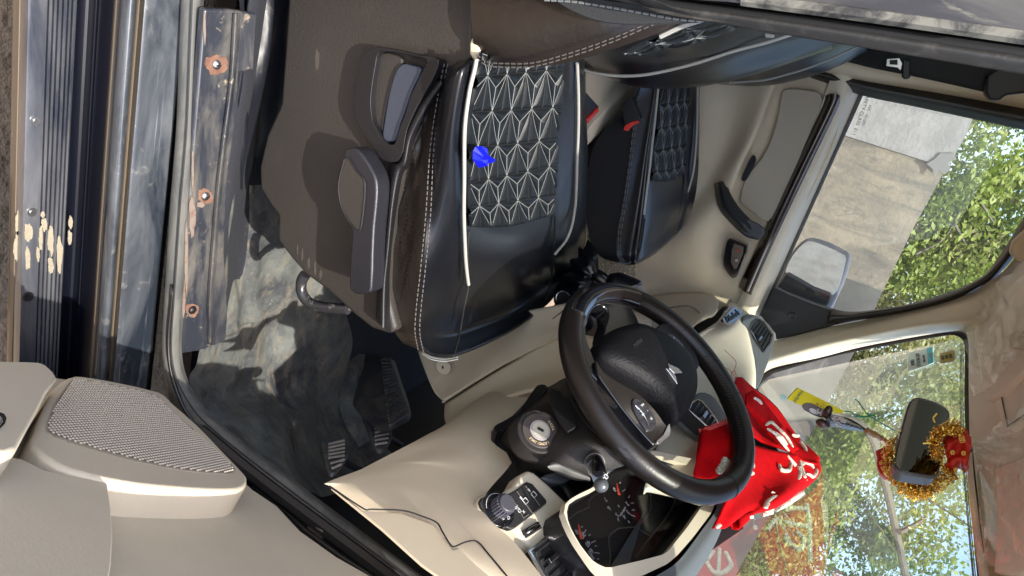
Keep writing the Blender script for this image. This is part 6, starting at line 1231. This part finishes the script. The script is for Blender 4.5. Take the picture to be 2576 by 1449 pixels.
def findsurf(f, X, Y):
    """surface parameters under a picture point"""
    u, v = .5, .5; best = None; U, V__ = np.meshgrid(np.linspace(0, 1, 60), np.linspace(0, 1, 60)); S_ = f(U, V__); Cc = (S_-EYE)@M
    px = 1288+F*Cc[..., 1]/Cc[..., 2]; py = 724.5+F*Cc[..., 0]/Cc[..., 2]; k = np.argmin((px-X)**2+(py-Y)**2); i, j = divmod(k, 60)
    return S_[i, j]
def emb(strokes, par, f, r=.0042, name='embroidery', lift=.006, flat=.6):
    for L in strokes:
        P = [findsurf(f, X, Y) for X, Y in L]; P = [p+(EYE-p)/np.linalg.norm(EYE-p)*lift for p in P]
        Q = cr(P, 5); w_ = []
        T = np.gradient(Q, axis=0); T /= np.linalg.norm(T, axis=1)[:, None]+1e-9; vd = (EYE-Q); vd /= np.linalg.norm(vd, axis=1)[:, None]; sd_ = np.cross(T, vd); sd_ /= np.linalg.norm(sd_, axis=1)[:, None]
        wv = r*(1.2+.06*RNG.normal(size=len(Q)))*np.clip(np.minimum(np.arange(len(Q))+1, len(Q)-np.arange(len(Q)))/2.5, .45, 1)
        rows_ = np.stack([Q-sd_*wv[:, None]-vd*.004, Q-sd_*wv[:, None]*.8+vd*.0012, Q+vd*.0022, Q+sd_*wv[:, None]*.8+vd*.0012, Q+sd_*wv[:, None]-vd*.004], 1)
        link(name, gridmesh(rows_), SILVEM, par)
emb([[(1942, 1238), (1975, 1255), (2030, 1205)], [(1955, 1248), (1935, 1262), (1925, 1280), (1937, 1290), (1955, 1285), (1960, 1262)], [(1975, 1253), (1950, 1292)], [(1985, 1245), (1958, 1290)], [(1996, 1236), (1965, 1280)],
     [(1958, 1168), (1968, 1182), (1985, 1185), (1992, 1172)], [(1985, 1160), (1990, 1175)],
     [(2012, 1175), (2022, 1164), (2040, 1168), (2048, 1178)], [(2008, 1172), (2012, 1190), (2008, 1205)], [(2030, 1192), (2045, 1200), (2054, 1190), (2056, 1178)],
     [(1868, 1125), (1882, 1140), (1890, 1160), (1896, 1178)], [(1872, 1150), (1866, 1168), (1880, 1180), (1890, 1190)], [(1864, 1190), (1880, 1188), (1900, 1192)],
     [(1800, 1326), (1815, 1318), (1832, 1316)]], rc, fC, .0033, lift=.0045)
GD = [[(x, y, 1.262+.006*math.sin(9*x+14*y)+.01*((x-.64)/.2)) for x in np.linspace(.64, .835, 7)] for y in np.linspace(.98, 1.52, 12)]
loft('reflection_sheet', GD, REDV, rc, nu=3, nv=3, th=.002); fD = surf_of(GD)  # unseen red sheet added under the glass to widen the cloth's reflection
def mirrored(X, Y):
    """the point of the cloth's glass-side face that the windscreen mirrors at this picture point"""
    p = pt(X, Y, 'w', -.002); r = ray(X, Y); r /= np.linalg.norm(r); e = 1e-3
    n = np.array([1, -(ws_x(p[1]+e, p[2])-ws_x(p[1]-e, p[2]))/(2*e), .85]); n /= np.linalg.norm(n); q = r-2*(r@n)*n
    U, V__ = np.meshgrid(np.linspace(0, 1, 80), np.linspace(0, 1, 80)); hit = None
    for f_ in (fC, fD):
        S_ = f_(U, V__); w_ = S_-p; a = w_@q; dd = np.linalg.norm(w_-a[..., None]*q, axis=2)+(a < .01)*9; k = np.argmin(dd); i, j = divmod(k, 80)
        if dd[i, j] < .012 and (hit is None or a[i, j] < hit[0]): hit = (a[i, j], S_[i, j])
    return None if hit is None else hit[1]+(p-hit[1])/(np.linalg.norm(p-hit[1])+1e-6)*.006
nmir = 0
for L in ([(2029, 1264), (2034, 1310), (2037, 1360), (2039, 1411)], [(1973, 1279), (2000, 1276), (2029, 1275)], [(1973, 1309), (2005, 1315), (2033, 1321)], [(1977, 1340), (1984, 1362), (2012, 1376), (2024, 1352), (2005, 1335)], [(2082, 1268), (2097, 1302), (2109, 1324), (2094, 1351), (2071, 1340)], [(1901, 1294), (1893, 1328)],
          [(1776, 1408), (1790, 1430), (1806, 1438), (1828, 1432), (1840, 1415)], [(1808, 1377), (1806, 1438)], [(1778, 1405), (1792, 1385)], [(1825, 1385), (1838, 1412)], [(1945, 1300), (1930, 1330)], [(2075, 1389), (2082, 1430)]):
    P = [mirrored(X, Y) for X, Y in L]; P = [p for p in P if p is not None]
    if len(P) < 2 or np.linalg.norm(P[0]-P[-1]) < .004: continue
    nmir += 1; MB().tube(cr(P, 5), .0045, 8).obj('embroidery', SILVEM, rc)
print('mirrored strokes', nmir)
f2 = surf_of(gpts(C2)); f3 = surf_of(gpts(C3)); f4 = surf_of(gpts(C4))
emb([[(1990, 1092), (2006, 1100)], [(2010, 1108), (2022, 1122), (2030, 1135)], [(2000, 1098), (2012, 1096)]], rc, f2, .0032)
emb([[(1896, 1000), (1908, 1008), (1918, 1018)], [(1925, 1070), (1940, 1062), (1955, 1075), (1975, 1095), (1995, 1125)], [(1930, 1078), (1950, 1090), (1962, 1108), (1985, 1135)], [(1945, 1085), (1965, 1100), (1980, 1120)]], rc, f3, .0026)
emb([[(1825, 1150), (1820, 1165), (1812, 1180), (1806, 1192)], [(1832, 1155), (1826, 1170), (1818, 1186)]], rc, f4, .0045)

# garlanded scarf around the mirror
sc_ = empty('red_scarf', tuple(pt(2380, 1140, 'y', 1.30)), label='red printed scarf with gold tinsel fringe tied round the mirror', category='scarf')
def yy(L, y): return [pt(X, Y, 'y', y) for X, Y in L]
SA = [yy([(2372, 1112), (2388, 1095), (2412, 1084), (2432, 1085), (2443, 1098)], 1.30), yy([(2376, 1130), (2395, 1118), (2415, 1108), (2430, 1108), (2444, 1120)], 1.275), yy([(2382, 1150), (2398, 1142), (2415, 1135), (2428, 1138), (2438, 1150)], 1.285), yy([(2380, 1172), (2395, 1165), (2412, 1160), (2424, 1165), (2435, 1174)], 1.275), yy([(2376, 1200), (2390, 1195), (2408, 1188), (2420, 1190), (2428, 1192)], 1.31)]
loft('scarf_knot', SA, REDS, sc_, nu=8, nv=8, th=.003, disp=fold)
SB = [yy([(2240, 1124), (2222, 1128), (2210, 1134), (2206, 1150)], 1.36), yy([(2246, 1150), (2228, 1152), (2212, 1160), (2206, 1170)], 1.33), yy([(2250, 1175), (2236, 1180), (2220, 1186), (2212, 1190)], 1.33), yy([(2260, 1200), (2250, 1208), (2236, 1208), (2222, 1204)], 1.36)]
loft('scarf_tail', SB, REDS, sc_, nu=8, nv=8, th=.003, disp=fold)
loft('scarf_inner', [yy([(2262, 1206), (2300, 1216), (2340, 1222), (2370, 1208)], 1.33), yy([(2270, 1224), (2305, 1236), (2345, 1240), (2378, 1222)], 1.32)], REDS, sc_, nu=6, nv=6, th=.003)
mb = MB()
def mark(L, y=1.268, r=.0009): mb.tube(cr(yy(L, y), 3), r, 4)
for ox, oy in ((0, 0), (7, 5), (14, 10)): mark([(2412+ox*.2, 1098+oy*1.0), (2422+ox*.2, 1096+oy), (2424+ox*.2, 1101+oy), (2414+ox*.2, 1103+oy), (2412+ox*.2, 1098+oy)])
for cx, cy in ((2396, 1138), (2424, 1140), (2404, 1182)):
    for a in range(6): aa = a*1.05; mark([(cx+2*math.cos(aa), cy+2*math.sin(aa)), (cx+6*math.cos(aa), cy+6*math.sin(aa))], 1.268, .0014)
for cx, cy in ((2216, 1165), (2220, 1178), (2226, 1190)):
    for a in range(5): aa = a*1.25; mark([(cx+1*math.cos(aa), cy+1*math.sin(aa)), (cx+4*math.cos(aa), cy+4*math.sin(aa))], 1.322, .0014)
mb.obj('printed_motif', mat('gold_motif', (.75, .50, .12), .5), sc_, False)
g = np.random.default_rng(11)
def tinsel(name, path, n, y, spread=9, ln=14):
    P = np.array(path, float); s = np.linspace(0, len(P)-1, n); m_ = MB()
    for q in s:
        i = min(int(q), len(P)-2); f = q-i; c = P[i]*(1-f)+P[i+1]*f; X, Y = c+g.normal(size=2)*spread*.5
        a = g.random()*6.28; l = ln*(.4+.9*g.random()); y0 = y+g.normal()*.012
        p0 = pt(X, Y, 'y', y0); p1 = pt(X+math.cos(a)*l*.5, Y+math.sin(a)*l*.5, 'y', y0+g.normal()*.008); p2 = pt(X+math.cos(a+.5)*l, Y+math.sin(a+.5)*l, 'y', y0+g.normal()*.012)
        m_.tube([p0, p1, p2], .0007+.0007*g.random(), 4)
    m_.obj(name, GOLDM, sc_, False)
tinsel('tinsel', [(2236, 1130), (2240, 1160), (2246, 1190), (2262, 1208), (2280, 1226), (2300, 1242), (2330, 1240), (2355, 1222), (2375, 1205), (2390, 1190)], 900, 1.315, 14, 15)
tinsel('tinsel', [(2365, 1150), (2350, 1118), (2352, 1100), (2372, 1085), (2395, 1078), (2415, 1082)], 520, 1.27, 13, 13)
tinsel('tinsel', [(2376, 1170), (2385, 1190), (2400, 1200)], 120, 1.29, 10, 12)
tinsel('tinsel', [(2268, 1098), (2246, 1112), (2236, 1124)], 90, 1.36, 7, 12)
for L, y in (([(2352, 1062), (2348, 1052), (2357, 1040)], 1.24), ([(2322, 1116), (2342, 1115), (2352, 1122)], 1.25)): MB().tube(cr(yy(L, y), 4), .0014, 5).obj('tinsel_strand', GOLDM, sc_, False)

# hanging charm with bead and card
hc_ = empty('hanging_charm', tuple(pt(2120, 1065, 'd', 1.32)), label='dark carved charm with brown beads hanging under the mirror', category='charm')
MB().tube(cr(pts([(2252, 1118), (2235, 1112), (2218, 1102)], 'd', 1.35), 4), .0035, 8).obj('red_cord', mat('dark_red_cord', (.35, .03, .02), .6, bump=(500, .8, .002)), hc_)
MB().tube(cr(pts([(2222, 1104), (2214, 1100), (2200, 1093), (2186, 1086), (2176, 1081)], 'd', 1.34), 4), np.interp(np.linspace(0, 1, 17), [0, .1, .3, .5, .7, .9, 1], [.002, .006, .004, .0065, .0055, .0065, .002]), 12).obj('bead', BONE, hc_)
MB().tube(cr(pts([(2174, 1080), (2150, 1064), (2128, 1054), (2108, 1050), (2092, 1046)], 'd', 1.33), 4), .0030, 6).obj('charm_wire', BLACK, hc_)
loft('carved_body', gpts([[(2168, 1074, 'd', 1.32), (2140, 1060, 'd', 1.315), (2110, 1046, 'd', 1.31), (2084, 1038, 'd', 1.31)], [(2172, 1080, 'd', 1.305), (2140, 1070, 'd', 1.29), (2108, 1060, 'd', 1.28), (2078, 1052, 'd', 1.28)], [(2170, 1086, 'd', 1.32), (2136, 1082, 'd', 1.315), (2104, 1076, 'd', 1.31), (2080, 1072, 'd', 1.31)]]), mat('carved_dark', (.03, .032, .032), .3, coat=.5, bump=(160, 1, .006, 'vor'), dust=(130, (.5, .48, .44), .60, .66, .4)), hc_, th=.004)
MB().ball(pt(2082, 1036, 'd', 1.30), (.013, .010, .008)).obj('carved_ear', DBROWN, hc_); MB().ball(pt(2070, 1066, 'd', 1.30), (.008, .010, .013)).obj('carved_jaw', DBROWN, hc_)
mb = MB(); g = np.random.default_rng(4)
for _ in range(26):
    X, Y = 2090+g.random()*28, 1040+g.random()*34; p = pt(X, Y, 'd', 1.272); q = pt(X+6+g.random()*8, Y+g.normal()*3, 'd', 1.276); mb.tube([p, q], .0009, 4)
mb.obj('carved_ridges', mat('pale_scratch', (.55, .5, .48), .3), hc_, False)
cd = plate('round_tag', [(2018, 1022), (2024, 1015), (2040, 1014), (2058, 1022), (2075, 1034), (2078, 1044), (2070, 1050), (2056, 1048), (2038, 1040), (2024, 1032)], 'd', 1.31, .002, mat('grey_brown_card', (.13, .10, .10), .4), None, 0, smooth=2, label='round grey tag with white letter H behind the hanging charm', category='tag')
plate('tag_print', [(2036, 1028), (2044, 1027), (2052, 1031), (2058, 1034), (2062, 1038), (2060, 1042), (2048, 1041), (2038, 1035)], 'd', 1.3085, .0008, MATW, cd, 0, smooth=2)
tl_ = MB(); 
for a_, b_ in (((2058, 1028), (2055, 1042)), ((2068, 1032), (2064, 1046)), ((2057, 1036), (2067, 1039))): tl_.tube(pts([a_, b_], 'd', 1.307), .0014, 4)
tl_.obj('letter', MATW, cd, False)
ys = plate('yellow_sachet', [(1980, 1004), (2007, 975), (2066, 1004), (2123, 1034), (2117, 1041), (2092, 1040), (2060, 1034), (2018, 1021)], 'd', 1.36, .004, YELL, None, .0008, label='yellow printed sachet hanging beside the dark charm', category='sachet')
yv = pt(2110, 1034, 'd', 1.36)-pt(1995, 990, 'd', 1.36)
text('print', 'Herbal', pt(2008, 998, 'd', 1.355), pt(2002, 1006, 'd', 1.36)-pt(2012, 991, 'd', 1.36), yv, .010, INK, ys)
text('print', '100', pt(2068, 1024, 'd', 1.355), pt(2062, 1030, 'd', 1.36)-pt(2072, 1017, 'd', 1.36), yv, .012, mat('brown_print', (.30, .18, .05), .6), ys)
text('print', '99', pt(2054, 1019, 'd', 1.355), pt(2050, 1024, 'd', 1.36)-pt(2057, 1012, 'd', 1.36), yv, .010, MATS['brown_print'], ys)
gs = empty('green_string', tuple(pt(2180, 1045, 'd', 1.35)), label='thin green foil string knotted between sachet and mirror', category='string')
mb = MB()
for L in ([(2123, 1034), (2140, 1036), (2155, 1045), (2170, 1050), (2192, 1045), (2210, 1038)], [(2150, 1048), (2175, 1047), (2190, 1048)], [(2155, 1005), (2170, 1025), (2180, 1040), (2192, 1050), (2210, 1060), (2230, 1072), (2252, 1084)], [(2172, 1030), (2160, 1010), (2150, 1004)], [(2185, 1042), (2200, 1046), (2204, 1050)]): mb.tube(cr(pts(L, 'd', 1.355), 4), .0011, 5)
mb.obj('string', GREENS, gs, False)

# blue foil scrap on the seat
bw = MB(); c = pt(1208, 394, 'z', .862); g = np.random.default_rng(2)
out = [(1190, 380), (1196, 369), (1212, 368), (1226, 374), (1228, 388), (1224, 404), (1216, 414), (1204, 422), (1196, 412), (1189, 400)]
P = [pt(X, Y, 'z', .860) for X, Y in out]
V = [c+np.array([0, 0, .012])]+[(p+c)/2+np.array([0, 0, .010+g.normal()*.004]) for p in P]+P; n_ = len(P)
Fc = [(0, 1+i, 1+(i+1) % n_) for i in range(n_)]+[(1+i, 1+n_+i, 1+n_+(i+1) % n_, 1+(i+1) % n_) for i in range(n_)]
o = bw.add(V, Fc).obj('foil_wrapper', BLUEF, None, False); o['label'] = 'small crumpled shiny blue wrapper lying on the quilted driver seat'; o['category'] = 'wrapper'
